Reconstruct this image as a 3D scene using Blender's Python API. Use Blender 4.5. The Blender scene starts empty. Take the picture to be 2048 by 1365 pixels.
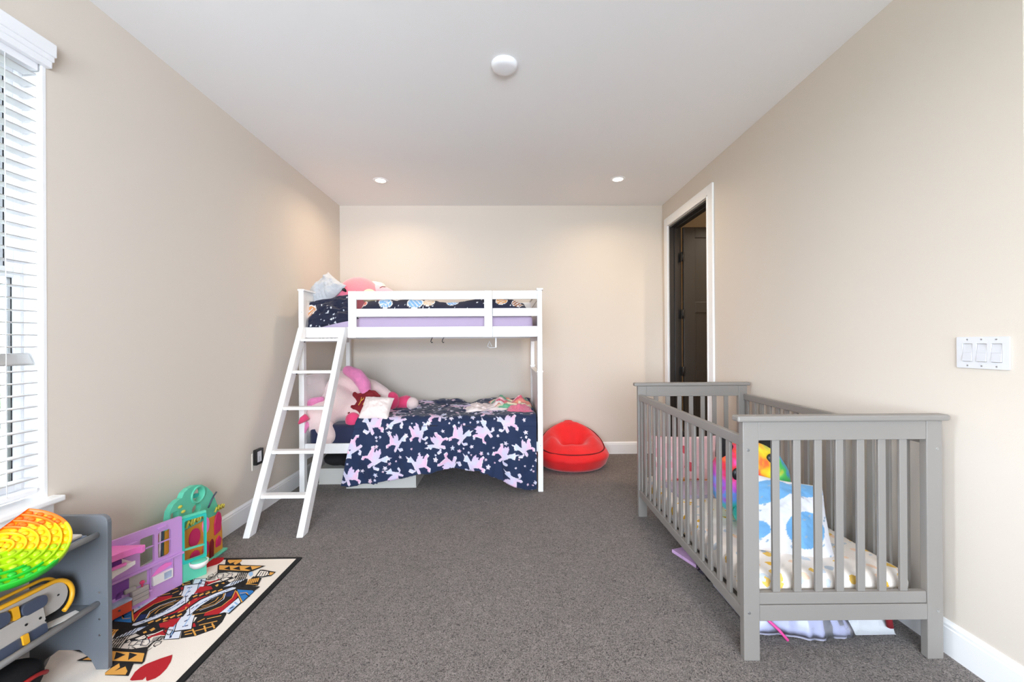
import bpy, bmesh, math, random
import numpy as np
from mathutils import Vector, Matrix, Euler
from mathutils.geometry import tessellate_polygon

S = bpy.context.scene
COL = S.collection
PI = math.pi
rnd = random.Random(7)

# ------------------------------------------------------------------ camera
def v3(*a): return Vector(a)
YAW, PITCH, ROLL, CAMZ = 0.016536, 0.0011833, -0.0061296, 1.2261
fwd = v3(math.sin(YAW), math.cos(YAW), 0); right = v3(math.cos(YAW), -math.sin(YAW), 0); up = v3(0, 0, 1)
fwd, up = fwd*math.cos(PITCH)+up*math.sin(PITCH), up*math.cos(PITCH)-fwd*math.sin(PITCH)
right, up = right*math.cos(ROLL)+up*math.sin(ROLL), up*math.cos(ROLL)-right*math.sin(ROLL)
cd = bpy.data.cameras.new('camera'); cam = bpy.data.objects.new('camera', cd); COL.objects.link(cam)
m = Matrix((( right.x, up.x, -fwd.x, 0), (right.y, up.y, -fwd.y, 0), (right.z, up.z, -fwd.z, CAMZ), (0, 0, 0, 1)))
cam.matrix_world = m
cd.sensor_width = 36; cd.lens = 825.374/2048*36
cd.shift_x = -4.0762/2048; cd.shift_y = 3.3612/2048; cd.clip_start = 0.05
S.camera = cam

# ------------------------------------------------------------------ light and exposure
S.view_settings.view_transform = 'Standard'; S.view_settings.look = 'None'
S.view_settings.gamma = 1; S.view_settings.use_curve_mapping = False
S.view_settings.exposure = 0.13
SKY = 27.0
W = bpy.data.worlds.new('sky'); S.world = W; W.use_nodes = True
bg = W.node_tree.nodes['Background']; bg.inputs['Color'].default_value = (0.80, 0.875, 1.0, 1); bg.inputs['Strength'].default_value = SKY
XL, XR, YB, YF, H = -1.8204, 1.722, 4.5357, -2.2, 2.74
XH = 3.5            # far side of the hallway beyond door_1 and of the entry nook
def portal(name, loc, rot, sx, sy):
    l = bpy.data.lights.new(name, 'AREA'); l.shape = 'RECTANGLE'; l.size = sx; l.size_y = sy; l.cycles.is_portal = True
    o = bpy.data.objects.new(name, l); COL.objects.link(o); o.location = loc; o.rotation_euler = rot; return o
WIN = [(1.12, 1.662), (-1.55, -0.8)]          # left wall windows (y ranges), lengths set for daylight; the second is unseen
WZ0, WZ1 = 0.61, 2.36
for a, b in WIN:
    portal('window_portal', (XL-0.16, (a+b)/2, (WZ0+WZ1)/2), (0, -PI/2, 0), WZ1-WZ0, b-a)
FWIN = (-1.45, 1.45)                       # unseen window behind the camera (x range), added and sized for fill daylight
portal('window_portal', ((FWIN[0]+FWIN[1])/2, YF-0.16, (WZ0+WZ1)/2), (PI/2, 0, 0), FWIN[1]-FWIN[0], WZ1-WZ0)
LAMP_W = 6.5
WARM = (1.0, 0.80, 0.58)
S.cycles.max_bounces = 12; S.cycles.diffuse_bounces = 9; S.cycles.transparent_max_bounces = 12
S.cycles.sample_clamp_indirect = 6.0
S.cycles.caustics_reflective = False; S.cycles.caustics_refractive = False

# ------------------------------------------------------------------ materials
def lin(c): return tuple(((x/255)/12.92 if x/255 <= .04045 else ((x/255+.055)/1.055)**2.4) for x in c)
def mat(name, rgb, rough=.5, metal=0, bump=0, bscale=200, var=0, vscale=30, sheen=0, spec=None, emis=None, estr=0, trans=0, attr=None, coat=0):
    M = bpy.data.materials.new(name); M.use_nodes = True
    nt = M.node_tree; b = nt.nodes['Principled BSDF']; L = nt.links
    c = lin(rgb); b.inputs['Base Color'].default_value = (*c, 1); b.inputs['Roughness'].default_value = rough
    b.inputs['Metallic'].default_value = metal
    if spec is not None: b.inputs['Specular IOR Level'].default_value = spec
    if sheen: b.inputs['Sheen Weight'].default_value = sheen; b.inputs['Sheen Roughness'].default_value = .5
    if coat: b.inputs['Coat Weight'].default_value = coat
    if trans: b.inputs['Transmission Weight'].default_value = trans
    if emis: b.inputs['Emission Color'].default_value = (*lin(emis), 1); b.inputs['Emission Strength'].default_value = estr
    tc = nt.nodes.new('ShaderNodeTexCoord')
    if attr:
        a = nt.nodes.new('ShaderNodeAttribute'); a.attribute_name = attr; L.new(a.outputs['Color'], b.inputs['Base Color'])
    elif var:
        n = nt.nodes.new('ShaderNodeTexNoise'); n.inputs['Scale'].default_value = vscale; n.inputs['Detail'].default_value = 4
        L.new(tc.outputs['Object'], n.inputs['Vector'])
        r = nt.nodes.new('ShaderNodeValToRGB'); r.color_ramp.elements[0].position = .3; r.color_ramp.elements[1].position = .7
        r.color_ramp.elements[0].color = (*[x*(1-var) for x in c], 1); r.color_ramp.elements[1].color = (*[min(1, x*(1+var)) for x in c], 1)
        L.new(n.outputs['Fac'], r.inputs['Fac']); L.new(r.outputs['Color'], b.inputs['Base Color'])
    if bump:
        n2 = nt.nodes.new('ShaderNodeTexNoise'); n2.inputs['Scale'].default_value = bscale; n2.inputs['Detail'].default_value = 3
        L.new(tc.outputs['Object'], n2.inputs['Vector'])
        bp = nt.nodes.new('ShaderNodeBump'); bp.inputs['Strength'].default_value = bump; bp.inputs['Distance'].default_value = .01
        L.new(n2.outputs['Fac'], bp.inputs['Height']); L.new(bp.outputs['Normal'], b.inputs['Normal'])
    return M
M = {}
M['wall'] = mat('wall_paint', (216, 206, 194), .85, bump=.04, bscale=260)
M['ceil'] = mat('ceiling_paint', (240, 239, 238), .9, bump=.04, bscale=220)
M['trim'] = mat('white_trim_paint', (242, 242, 242), .35)
M['white'] = mat('white_bed_paint', (244, 243, 242), .38, var=.02, vscale=12)
M['plastic'] = mat('white_plastic', (240, 240, 242), .35)
M['slat'] = mat('blind_slat_white', (240, 240, 240), .4)
M['dark'] = mat('dark_brown_black_paint', (34, 31, 30), .38)
M['door'] = mat('brown_grey_door_paint', (46, 43, 41), .4)
M['black'] = mat('black_metal', (18, 17, 17), .4)
M['cribgrey'] = mat('grey_crib_paint', (134, 129, 124), .4)
M['shelfgrey'] = mat('blue_grey_shelf_paint', (104, 108, 114), .4)
M['railgrey'] = mat('pale_grey_rail_paint', (168, 170, 172), .4)
M['switch'] = mat('switch_plate_white', (218, 218, 221), .4)
M['rocker'] = mat('rocker_white', (208, 208, 212), .4)
M['steel'] = mat('steel', (190, 190, 190), .3, metal=.9)
def thin_glass(name, tint, rough=.0, ior=1.45):
    A = bpy.data.materials.new(name); A.use_nodes = True; nt = A.node_tree; L = nt.links
    nt.nodes.remove(nt.nodes['Principled BSDF']); o = nt.nodes['Material Output']
    tr = nt.nodes.new('ShaderNodeBsdfTransparent'); tr.inputs['Color'].default_value = (*tint, 1)
    gl = nt.nodes.new('ShaderNodeBsdfGlossy'); gl.inputs['Roughness'].default_value = rough
    fr = nt.nodes.new('ShaderNodeFresnel'); fr.inputs['IOR'].default_value = ior
    mx = nt.nodes.new('ShaderNodeMixShader'); L.new(fr.outputs['Fac'], mx.inputs['Fac']); L.new(tr.outputs[0], mx.inputs[1]); L.new(gl.outputs[0], mx.inputs[2])
    L.new(mx.outputs[0], o.inputs['Surface']); return A
M['glass'] = thin_glass('window_glass', (.97, .985, .98))
M['lamp'] = mat('lamp_diffuser', (255, 250, 240), .5, emis=(255, 236, 210), estr=9)
M['navy'] = mat('navy_sheet', (24, 32, 66), .8, bump=.15, bscale=25, sheen=.2)
M['lav'] = mat('lavender_sheet', (192, 174, 202), .85, bump=.25, bscale=9)
M['greyfab'] = mat('pale_grey_fabric', (196, 198, 202), .9, bump=.2, bscale=60, sheen=.3)
M['cream'] = mat('cream_plush', (238, 212, 208), .95, bump=.5, bscale=130, var=.05, vscale=8, sheen=.5)
M['pillow'] = mat('blush_white_cushion', (244, 228, 222), .85, bump=.15, bscale=50, sheen=.2)
M['pinkplush'] = mat('pink_plush', (224, 128, 176), .9, bump=.5, bscale=120, var=.12, vscale=20, sheen=.5)
M['hotpink'] = mat('hot_pink_plush', (226, 62, 112), .85, bump=.3, bscale=120, sheen=.4)
M['coral'] = mat('coral_pink_plush', (246, 140, 150), .9, bump=.3, bscale=110, sheen=.5)
M['coraldark'] = mat('deep_pink_plush', (222, 112, 138), .9, bump=.3, bscale=110, sheen=.4)
M['paleyellow'] = mat('pale_yellow_plush', (242, 232, 190), .9, bump=.3, bscale=110, sheen=.4)
M['palemint'] = mat('pale_mint_plush', (222, 226, 212), .9, bump=.3, bscale=110, sheen=.4)
M['palepink'] = mat('pale_pink_plush', (246, 190, 196), .9, bump=.3, bscale=110, sheen=.4)
M['red'] = mat('red_plush', (222, 8, 16), .75, bump=.12, bscale=35, var=.08, vscale=6, sheen=.25)
M['redseam'] = mat('dark_red_piping', (110, 6, 12), .8)
M['darkred'] = mat('dark_red_cloth', (122, 18, 28), .85, bump=.2, bscale=60)
M['gold'] = mat('gold_print', (214, 160, 70), .6)
M['blackcloth'] = mat('black_cloth', (22, 21, 24), .85, bump=.3, bscale=40)
M['bin'] = mat('grey_white_bin_plastic', (206, 204, 198), .4)
M['print'] = mat('printed_cotton', (255, 255, 255), .8, attr='print', bump=.12, bscale=40, sheen=.15)
M['rugbase'] = mat('cream_rug_pile', (240, 230, 218), .95, bump=.3, bscale=500)
M['rugblack'] = mat('black_rug_pile', (14, 13, 14), .95, bump=.3, bscale=500)
for k, c in dict(r_gold=(224, 162, 72), r_black=(22, 18, 18), r_red=(176, 16, 28), r_blue=(36, 116, 186), r_navy=(24, 44, 96), r_pale=(222, 228, 240), r_lblue=(150, 186, 226), r_cream=(240, 230, 218), r_ink=(40, 40, 60)).items():
    M[k] = mat('rug_'+k[2:], c, .95)
for k, c in dict(p_orange=(246, 118, 22), p_yellow=(246, 200, 20), p_lime=(168, 206, 16), p_green=(34, 176, 42)).items():
    M[k] = mat('silicone_'+k[2:], c, .4)
M['purple'] = mat('lilac_toy_plastic', (204, 156, 218), .35)
M['deeppurple'] = mat('deep_purple_toy_plastic', (126, 70, 160), .4)
M['pinktoy'] = mat('pink_toy_plastic', (244, 128, 204), .35)
M['magenta'] = mat('magenta_toy_plastic', (200, 32, 96), .4)
M['mint'] = mat('mint_toy_plastic', (96, 200, 168), .35)
M['teal'] = mat('teal_toy_plastic', (40, 180, 166), .35)
M['ochre'] = mat('ochre_toy_plastic', (214, 146, 48), .45)
M['toyred'] = mat('red_orange_toy_plastic', (222, 84, 54), .4)
M['toyyellow'] = mat('yellow_toy_plastic', (222, 208, 84), .45)
M['toywhite'] = mat('white_toy_plastic', (238, 234, 230), .4)
M['toygrey'] = mat('grey_toy_plastic', (178, 172, 166), .45, var=.04, vscale=14)
M['toyslate'] = mat('slate_blue_toy_plastic', (70, 78, 96), .35)
M['amber'] = mat('amber_toy_plastic', (232, 168, 34), .4)
M['clear'] = thin_glass('clear_bag_plastic', (.90, .91, .95), .4)
M['lilaccloth'] = mat('lilac_cloth', (214, 212, 230), .9, bump=.4, bscale=14)
M['pinkzip'] = mat('pink_zip_tape', (228, 74, 150), .6)
M['redbag'] = mat('red_bag_trim', (176, 36, 36), .6)
M['outblack'] = mat('black_plug_plastic', (20, 18, 18), .35)
M['ivory'] = mat('ivory_wall_plate', (222, 214, 204), .4)
M['mauve'] = mat('mauve_card', (180, 166, 186), .5)
M['bookblue'] = mat('book_blue_white', (170, 184, 208), .35, var=.35, vscale=22)
M['bookpink'] = mat('pink_lilac_book', (200, 164, 208), .4, var=.2, vscale=14)
M['hallwall'] = mat('hall_wall_paint', (222, 206, 180), .85)
M['bouncepale'] = mat('pale_bounce_concrete', (196, 194, 190), .9, var=.06, vscale=2)  # pale ground tone picked to bounce daylight indoors
M['grass'] = mat('lawn_grass', (78, 90, 58), .95, var=.35, vscale=3)
M['leaf'] = mat('hedge_leaf', (92, 112, 70), .9, var=.35, vscale=4)

def carpet_mat():
    A = bpy.data.materials.new('grey_loop_carpet'); A.use_nodes = True; nt = A.node_tree; L = nt.links
    b = nt.nodes['Principled BSDF']; b.inputs['Roughness'].default_value = .95; b.inputs['Specular IOR Level'].default_value = .15
    b.inputs['Sheen Weight'].default_value = .15
    tc = nt.nodes.new('ShaderNodeTexCoord')
    n = nt.nodes.new('ShaderNodeTexNoise'); n.inputs['Scale'].default_value = 80; n.inputs['Detail'].default_value = 2; n.inputs['Distortion'].default_value = 2.8
    n3 = nt.nodes.new('ShaderNodeTexNoise'); n3.inputs['Scale'].default_value = 7; n3.inputs['Detail'].default_value = 3
    L.new(tc.outputs['Object'], n.inputs['Vector']); L.new(tc.outputs['Object'], n3.inputs['Vector'])
    r = nt.nodes.new('ShaderNodeValToRGB'); e = r.color_ramp.elements
    e[0].position = .34; e[1].position = .66; e[0].color = (*lin((66, 60, 58)), 1); e[1].color = (*lin((152, 143, 138)), 1)
    L.new(n.outputs['Fac'], r.inputs['Fac'])
    mx = nt.nodes.new('ShaderNodeMixRGB'); mx.blend_type = 'MULTIPLY'; mx.inputs['Fac'].default_value = .35
    r2 = nt.nodes.new('ShaderNodeValToRGB'); r2.color_ramp.elements[0].position = .3; r2.color_ramp.elements[1].position = .7
    r2.color_ramp.elements[0].color = (.72, .72, .72, 1)
    L.new(n3.outputs['Fac'], r2.inputs['Fac']); L.new(r.outputs['Color'], mx.inputs['Color1']); L.new(r2.outputs['Color'], mx.inputs['Color2'])
    L.new(mx.outputs['Color'], b.inputs['Base Color'])
    bp = nt.nodes.new('ShaderNodeBump'); bp.inputs['Strength'].default_value = .8; bp.inputs['Distance'].default_value = .008
    L.new(n.outputs['Fac'], bp.inputs['Height']); L.new(bp.outputs['Normal'], b.inputs['Normal'])
    return A
M['carpet'] = carpet_mat()

def spots_mat(name, base, cols, scale, size, rough=.85):
    """cotton with scattered soft motifs: voronoi cells, a blot of the cell's own colour in each"""
    A = bpy.data.materials.new(name); A.use_nodes = True; nt = A.node_tree; L = nt.links
    b = nt.nodes['Principled BSDF']; b.inputs['Roughness'].default_value = rough
    tc = nt.nodes.new('ShaderNodeTexCoord')
    nz = nt.nodes.new('ShaderNodeTexNoise'); nz.inputs['Scale'].default_value = 34
    va = nt.nodes.new('ShaderNodeVectorMath'); va.operation = 'SCALE'; va.inputs['Scale'].default_value = .03
    vb = nt.nodes.new('ShaderNodeVectorMath'); vb.operation = 'ADD'
    L.new(tc.outputs['Object'], nz.inputs['Vector']); L.new(nz.outputs['Color'], va.inputs[0]); L.new(tc.outputs['Object'], vb.inputs[0]); L.new(va.outputs[0], vb.inputs[1])
    v = nt.nodes.new('ShaderNodeTexVoronoi'); v.inputs['Scale'].default_value = scale; L.new(vb.outputs[0], v.inputs['Vector'])
    lt = nt.nodes.new('ShaderNodeMath'); lt.operation = 'LESS_THAN'; lt.inputs[1].default_value = size; L.new(v.outputs['Distance'], lt.inputs[0])
    sp = nt.nodes.new('ShaderNodeSeparateColor'); L.new(v.outputs['Color'], sp.inputs['Color'])
    r = nt.nodes.new('ShaderNodeValToRGB'); r.color_ramp.interpolation = 'CONSTANT'
    while len(r.color_ramp.elements) < len(cols): r.color_ramp.elements.new(.5)
    for i, c in enumerate(cols): r.color_ramp.elements[i].position = i/len(cols); r.color_ramp.elements[i].color = (*lin(c), 1)
    L.new(sp.outputs['Red'], r.inputs['Fac'])
    mx = nt.nodes.new('ShaderNodeMixRGB'); mx.inputs['Color1'].default_value = (*lin(base), 1)
    L.new(lt.outputs[0], mx.inputs['Fac']); L.new(r.outputs['Color'], mx.inputs['Color2']); L.new(mx.outputs['Color'], b.inputs['Base Color'])
    return A
M['cribsheet'] = spots_mat('crib_sheet_print', (234, 225, 216), [(226, 176, 54), (234, 225, 216), (190, 198, 206), (228, 186, 90), (236, 204, 178)], 20, .36)
M['pinkpad'] = spots_mat('pink_floral_print', (246, 206, 212), [(240, 176, 186), (250, 232, 226), (238, 196, 150), (226, 96, 110), (248, 214, 216)], 13, .40)

# ------------------------------------------------------------------ mesh helpers
class MB:
    def __init__(s): s.b = bmesh.new(); s.mi = 0
    def _f(s, vs, smooth=False):
        try: f = s.b.faces.new(vs)
        except ValueError: return None
        f.material_index = s.mi; f.smooth = smooth; return f
    def box(s, x0, x1, y0, y1, z0, z1, M4=None):
        P = [Vector((x, y, z)) for z in (z0, z1) for y in (y0, y1) for x in (x0, x1)]
        if M4 is not None: P = [M4 @ p for p in P]
        v = [s.b.verts.new(p) for p in P]
        for q in ((0, 2, 3, 1), (4, 5, 7, 6), (0, 1, 5, 4), (2, 6, 7, 3), (0, 4, 6, 2), (1, 3, 7, 5)): s._f([v[i] for i in q])
        return s
    def bar(s, p0, p1, w, d, side=(1, 0, 0)):
        """straight bar of section w x d from p0 to p1, w measured along side"""
        p0, p1 = Vector(p0), Vector(p1); z = (p1-p0).normalized(); x = Vector(side); x = (x-z*x.dot(z)).normalized(); y = z.cross(x)
        M4 = Matrix((x, y, z)).transposed().to_4x4(); M4.translation = p0
        return s.box(-w/2, w/2, -d/2, d/2, 0, (p1-p0).length, M4)
    def ring(s, c, x, y, r, n): return [s.b.verts.new(c+x*(r*math.cos(2*PI*k/n))+y*(r*math.sin(2*PI*k/n))) for k in range(n)]
    def cyl(s, p0, p1, r0, r1=None, n=20, caps=True):
        p0, p1 = Vector(p0), Vector(p1); r1 = r0 if r1 is None else r1
        z = (p1-p0).normalized(); x = z.orthogonal().normalized(); y = z.cross(x)
        a, b = s.ring(p0, x, y, r0, n), s.ring(p1, x, y, r1, n)
        for k in range(n): s._f([a[k], a[(k+1) % n], b[(k+1) % n], b[k]], True)
        if caps: s._f(a[::-1]); s._f(b)
        return s
    def tube(s, pts, r, n=8, closed=False):
        P = [Vector(p) for p in pts]; N = len(P); rings = []; x = None
        for i, p in enumerate(P):
            a = P[(i-1) % N] if (closed or i) else p; c = P[(i+1) % N] if (closed or i < N-1) else p
            t = (c-a).normalized()
            x = t.orthogonal().normalized() if x is None else (x-t*x.dot(t)).normalized()
            rr = r[i] if isinstance(r, (list, tuple)) else r
            rings.append(s.ring(p, x, t.cross(x), rr, n))
        for i in range(N if closed else N-1):
            a, b = rings[i], rings[(i+1) % N]
            for k in range(n): s._f([a[k], a[(k+1) % n], b[(k+1) % n], b[k]], True)
        if not closed: s._f(rings[0][::-1]); s._f(rings[-1])
        return s
    def lathe(s, prof, c, axis=(0, 0, 1), n=32):
        c = Vector(c); z = Vector(axis).normalized(); x = z.orthogonal().normalized(); y = z.cross(x)
        R = [s.ring(c+z*h, x, y, max(r, 1e-5), n) for r, h in prof]
        for a, b in zip(R, R[1:]):
            for k in range(n): s._f([a[k], a[(k+1) % n], b[(k+1) % n], b[k]], True)
        return s
    def prism(s, poly, o, ex, ey, t, holes=()):
        """polygon (with holes) in the plane o + a*ex + b*ey, thickness t along ex x ey"""
        o, ex, ey = Vector(o), Vector(ex), Vector(ey); n = ex.cross(ey).normalized()*t
        loops = [list(poly)]+[list(h) for h in holes]
        flat = [p for l in loops for p in l]
        lo = [s.b.verts.new(o+ex*a+ey*b) for a, b in flat]; hi = [s.b.verts.new(o+ex*a+ey*b+n) for a, b in flat]
        for tri in tessellate_polygon([[Vector((a, b, 0)) for a, b in l] for l in loops]):
            s._f([lo[i] for i in tri]); s._f([hi[i] for i in tri])
        k = 0
        for l in loops:
            for i in range(len(l)):
                j = (i+1) % len(l); s._f([lo[k+i], lo[k+j], hi[k+j], hi[k+i]])
            k += len(l)
        bmesh.ops.recalc_face_normals(s.b, faces=s.b.faces[:])
        return s
    def ell(s, c, r, rot=None, sub=3):
        M4 = Matrix.Translation(Vector(c)) @ (rot.to_4x4() if rot is not None else Matrix()) @ Matrix.Diagonal((*r, 1))
        g = bmesh.ops.create_icosphere(s.b, subdivisions=sub, radius=1, matrix=M4)
        for v in g['verts']:
            for f in v.link_faces: f.material_index = s.mi; f.smooth = True
        return s
    def limb(s, pts, rad, n=6):
        """chain of overlapping spheres, a tapering limb (remeshed later)"""
        for (p, q), (a, b) in zip(zip(pts, pts[1:]), zip(rad, rad[1:])):
            p, q = Vector(p), Vector(q)
            for k in range(n+1):
                t = k/n; s.ell(p.lerp(q, t), (a+(b-a)*t,)*3, sub=2)
        return s

def link(name, me, parent=None):
    o = bpy.data.objects.new(name, me); COL.objects.link(o)
    if parent is not None: o.parent = parent
    return o
def rootmat(o):
    if o is None: return Matrix()
    mloc = Matrix.Translation(o.location) @ o.rotation_euler.to_matrix().to_4x4()
    return rootmat(o.parent) @ mloc
def part(name, mb, mats, parent=None, local=False, bevel=0, seg=2, mods=()):
    """one mesh object; geometry is given in world coordinates unless local=True"""
    me = bpy.data.meshes.new(name)
    if parent is not None and not local: bmesh.ops.transform(mb.b, matrix=rootmat(parent).inverted(), verts=mb.b.verts[:])
    bmesh.ops.recalc_face_normals(mb.b, faces=mb.b.faces[:])
    mb.b.to_mesh(me); mb.b.free()
    for k in ([mats] if not isinstance(mats, (list, tuple)) else mats): me.materials.append(M[k] if isinstance(k, str) else k)
    o = link(name, me, parent)
    if bevel:
        bm_ = o.modifiers.new('bevel', 'BEVEL'); bm_.width = bevel; bm_.segments = seg; bm_.limit_method = 'ANGLE'; bm_.angle_limit = .7
    return o
def thing(name, label, cat, loc=(0, 0, 0), rotz=0, group=None):
    o = bpy.data.objects.new(name, None); COL.objects.link(o); o.location = loc; o.rotation_euler = (0, 0, rotz); o.empty_display_size = .1
    return tag(o, label, cat, group)
def tag(o, label, cat, group=None):
    o['label'] = label; o['category'] = cat
    if group: o['group'] = group
    return o
def struct(name, mb, mats, **k):
    o = part(name, mb, mats, **k); o['kind'] = 'structure'; return o
def structroot(name, loc):
    o = bpy.data.objects.new(name, None); COL.objects.link(o); o.location = loc; o['kind'] = 'structure'; o.empty_display_size = .1; return o
def plush(name, mb, m_, parent, voxel=.012, it=8):
    o = part(name, mb, m_, parent)
    r = o.modifiers.new('remesh', 'REMESH'); r.mode = 'VOXEL'; r.voxel_size = voxel; r.use_smooth_shade = True
    s = o.modifiers.new('smooth', 'SMOOTH'); s.factor = .5; s.iterations = it
    return o
def surf(name, P, mats, parent=None, color=None, solid=0, offset=-1, closed=False):
    """smooth sheet from an (n, m, 3) array of world points; color (n, m, 3) goes to the 'print' attribute"""
    P = np.asarray(P, float); n, k = P.shape[:2]
    if parent is not None:
        I = np.array(rootmat(parent).inverted()); P = P @ I[:3, :3].T + I[:3, 3]
    i = np.arange(n*k).reshape(n, k)
    if closed: i = np.concatenate([i, i[:1]], 0)
    F = np.stack([i[:-1, :-1], i[1:, :-1], i[1:, 1:], i[:-1, 1:]], -1).reshape(-1, 4)
    me = bpy.data.meshes.new(name)
    me.vertices.add(n*k); me.vertices.foreach_set('co', P.reshape(-1).astype('f4'))
    me.loops.add(F.size); me.loops.foreach_set('vertex_index', F.reshape(-1).astype('i4'))
    me.polygons.add(len(F)); me.polygons.foreach_set('loop_start', np.arange(0, F.size, 4, dtype='i4'))
    me.update(calc_edges=True); me.validate()
    me.polygons.foreach_set('use_smooth', np.ones(len(F), bool))
    for q in ([mats] if isinstance(mats, str) else mats): me.materials.append(M[q])
    if color is not None:
        a = me.attributes.new('print', 'FLOAT_COLOR', 'POINT')
        c = np.concatenate([color.reshape(-1, 3), np.ones((n*k, 1))], 1); a.data.foreach_set('color', c.reshape(-1).astype('f4'))
    o = link(name, me, parent)
    if solid:
        s = o.modifiers.new('solid', 'SOLIDIFY'); s.thickness = solid; s.offset = offset
    return o
def vnoise(x, y, seed=0):
    r = np.random.default_rng(seed).random((64, 64))
    xi, yi = np.floor(x).astype(int), np.floor(y).astype(int); fx, fy = x-xi, y-yi
    fx = fx*fx*(3-2*fx); fy = fy*fy*(3-2*fy)
    g = lambda a, b: r[a % 64, b % 64]
    return (g(xi, yi)*(1-fx)+g(xi+1, yi)*fx)*(1-fy)+(g(xi, yi+1)*(1-fx)+g(xi+1, yi+1)*fx)*fy
def fbm(x, y, seed=0, o=3):
    return sum((vnoise(x*2**k, y*2**k, seed+k)-.5)*.5**k for k in range(o))
def pillow(name, m_, parent, c, rot, w, h, t, seed=1, wr=.01, n=40, color=None, sag=0, puff=.45):
    """an inflated two-sided cushion with drawn-in edges, wrinkles and pointed corners"""
    u = np.linspace(-1, 1, n); U, V = np.meshgrid(u, u, indexing='ij')
    e = ((1-U**2)*(1-V**2)).clip(0)
    X = w/2*U*(1-.07*(1-V**2)**1.2*np.abs(U)); Y = h/2*V*(1-.07*(1-U**2)**1.2*np.abs(V))
    Z = t/2*e**puff
    wq = wr*fbm(U*3+5, V*3+9, seed)*np.sqrt(e)*2
    ix = np.concatenate([np.stack([X, Y, Z+wq], -1), np.stack([X, Y, -Z*.85+wq*.4], -1)[:, ::-1]], 1)
    if sag: ix[..., 2] -= sag*(ix[..., 0]/(w/2))**2
    R = np.array(rot.to_matrix()) if not isinstance(rot, np.ndarray) else rot
    P = ix @ R.T + np.array(c)
    col = None
    if color is not None: col = color(ix[..., 0], ix[..., 1], ix[..., 2])
    o = surf(name, P, m_, parent, color=col)
    return o
def inpoly(px, py, poly):
    q = np.array(poly); r = np.zeros(px.shape, bool); j = len(q)-1
    for i in range(len(q)):
        (xi, yi), (xj, yj) = q[i], q[j]
        c = ((yi > py) != (yj > py)) & (px < (xj-xi)*(py-yi)/((yj-yi) if yj != yi else 1e-9)+xi); r ^= c; j = i
    return r
def rrect(a0, a1, b0, b1, r, n=4):
    o = []
    for cx, cy, s in ((a1-r, b0+r, -PI/2), (a1-r, b1-r, 0), (a0+r, b1-r, PI/2), (a0+r, b0+r, PI)):
        for k in range(n+1): o.append((cx+r*math.cos(s+PI/2*k/n), cy+r*math.sin(s+PI/2*k/n)))
    return o
def oval(cx, cy, a, b, n=24, rot=0):
    return [(cx+a*math.cos(2*PI*k/n)*math.cos(rot)-b*math.sin(2*PI*k/n)*math.sin(rot), cy+a*math.cos(2*PI*k/n)*math.sin(rot)+b*math.sin(2*PI*k/n)*math.cos(rot)) for k in range(n)]

# ------------------------------------------------------------------ room shell
YE = 1.344                                             # the right wall ends here at the entry nook
struct('floor', MB().box(XL-.15, XH+.15, YF-.15, 6.0, -.12, 0), 'carpet')
struct('ceiling', MB().box(XL-.15, XH+.15, YF-.15, 6.0, H, H+.12), 'ceil')
w = MB(); e = XL-.15
ys = [YF-.15]+[q for ab in sorted(WIN) for q in ab]+[YB+.12]
for k in range(0, len(ys), 2): w.box(e, XL, ys[k], ys[k+1], 0, H)
for a, b in WIN: w.box(e, XL, a, b, 0, WZ0).box(e, XL, a, b, WZ1, H)
struct('wall_left', w, 'wall')
struct('wall_back', MB().box(XL, XR+.12, YB, YB+.12, 0, H), 'wall')
w = MB(); DY0, DY1, DZ = 3.49, 4.34, 2.453             # doorway in the right wall
w.box(XR, XR+.115, YE, DY0, 0, H).box(XR, XR+.115, DY1, YB, 0, H).box(XR, XR+.115, DY0, DY1, DZ, H)
struct('wall_right', w, 'wall')
w = MB().box(XL, FWIN[0], YF-.15, YF, 0, H).box(FWIN[1], XH, YF-.15, YF, 0, H).box(FWIN[0], FWIN[1], YF-.15, YF, 0, WZ0).box(FWIN[0], FWIN[1], YF-.15, YF, WZ1, H)
struct('wall_front', w, 'wall')
struct('wall_entry', MB().box(XR+.115, XH, YE, YE+.115, 0, H).box(XH, XH+.12, YF, YE+.115, 0, H), 'wall')
w = MB().box(XR+.115, XH, 5.4, 5.52, 0, H).box(XH, XH+.12, 2.85, 5.52, 0, H).box(XR+.115, XH, 2.85, 2.95, 0, H).box(XR, XR+.12, YB+.12, 5.52, 0, H)
struct('wall_hall', w, 'hallwall')
BB = [(0, 0), (.014, 0), (.014, .104), (.0115, .108), (.0115, .118), (.006, .126), (.004, .132), (0, .132)]
def baseboard(name, o, ex, ey, L):
    """profile swept along ey from o for length L; ex points into the room"""
    o, ex, ey = Vector(o), Vector(ex), Vector(ey); b = MB()
    A = [b.b.verts.new(o+ex*a+v3(0, 0, z)) for a, z in BB]; B = [b.b.verts.new(o+ex*a+v3(0, 0, z)+ey*L) for a, z in BB]
    for k in range(len(BB)): b._f([A[k], A[(k+1) % len(BB)], B[(k+1) % len(BB)], B[k]])
    b._f(A); b._f(B); struct(name, b, 'trim')
baseboard('baseboard_left', (XL, YF, 0), (1, 0, 0), (0, 1, 0), YB-YF)
baseboard('baseboard_back', (XL, YB, 0), (0, -1, 0), (1, 0, 0), XR-XL)
baseboard('baseboard_right', (XR, YE, 0), (-1, 0, 0), (0, 1, 0), DY0-.1-YE)
baseboard('baseboard_entry', (XR, YE, 0), (0, -1, 0), (1, 0, 0), XH-XR)

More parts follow.
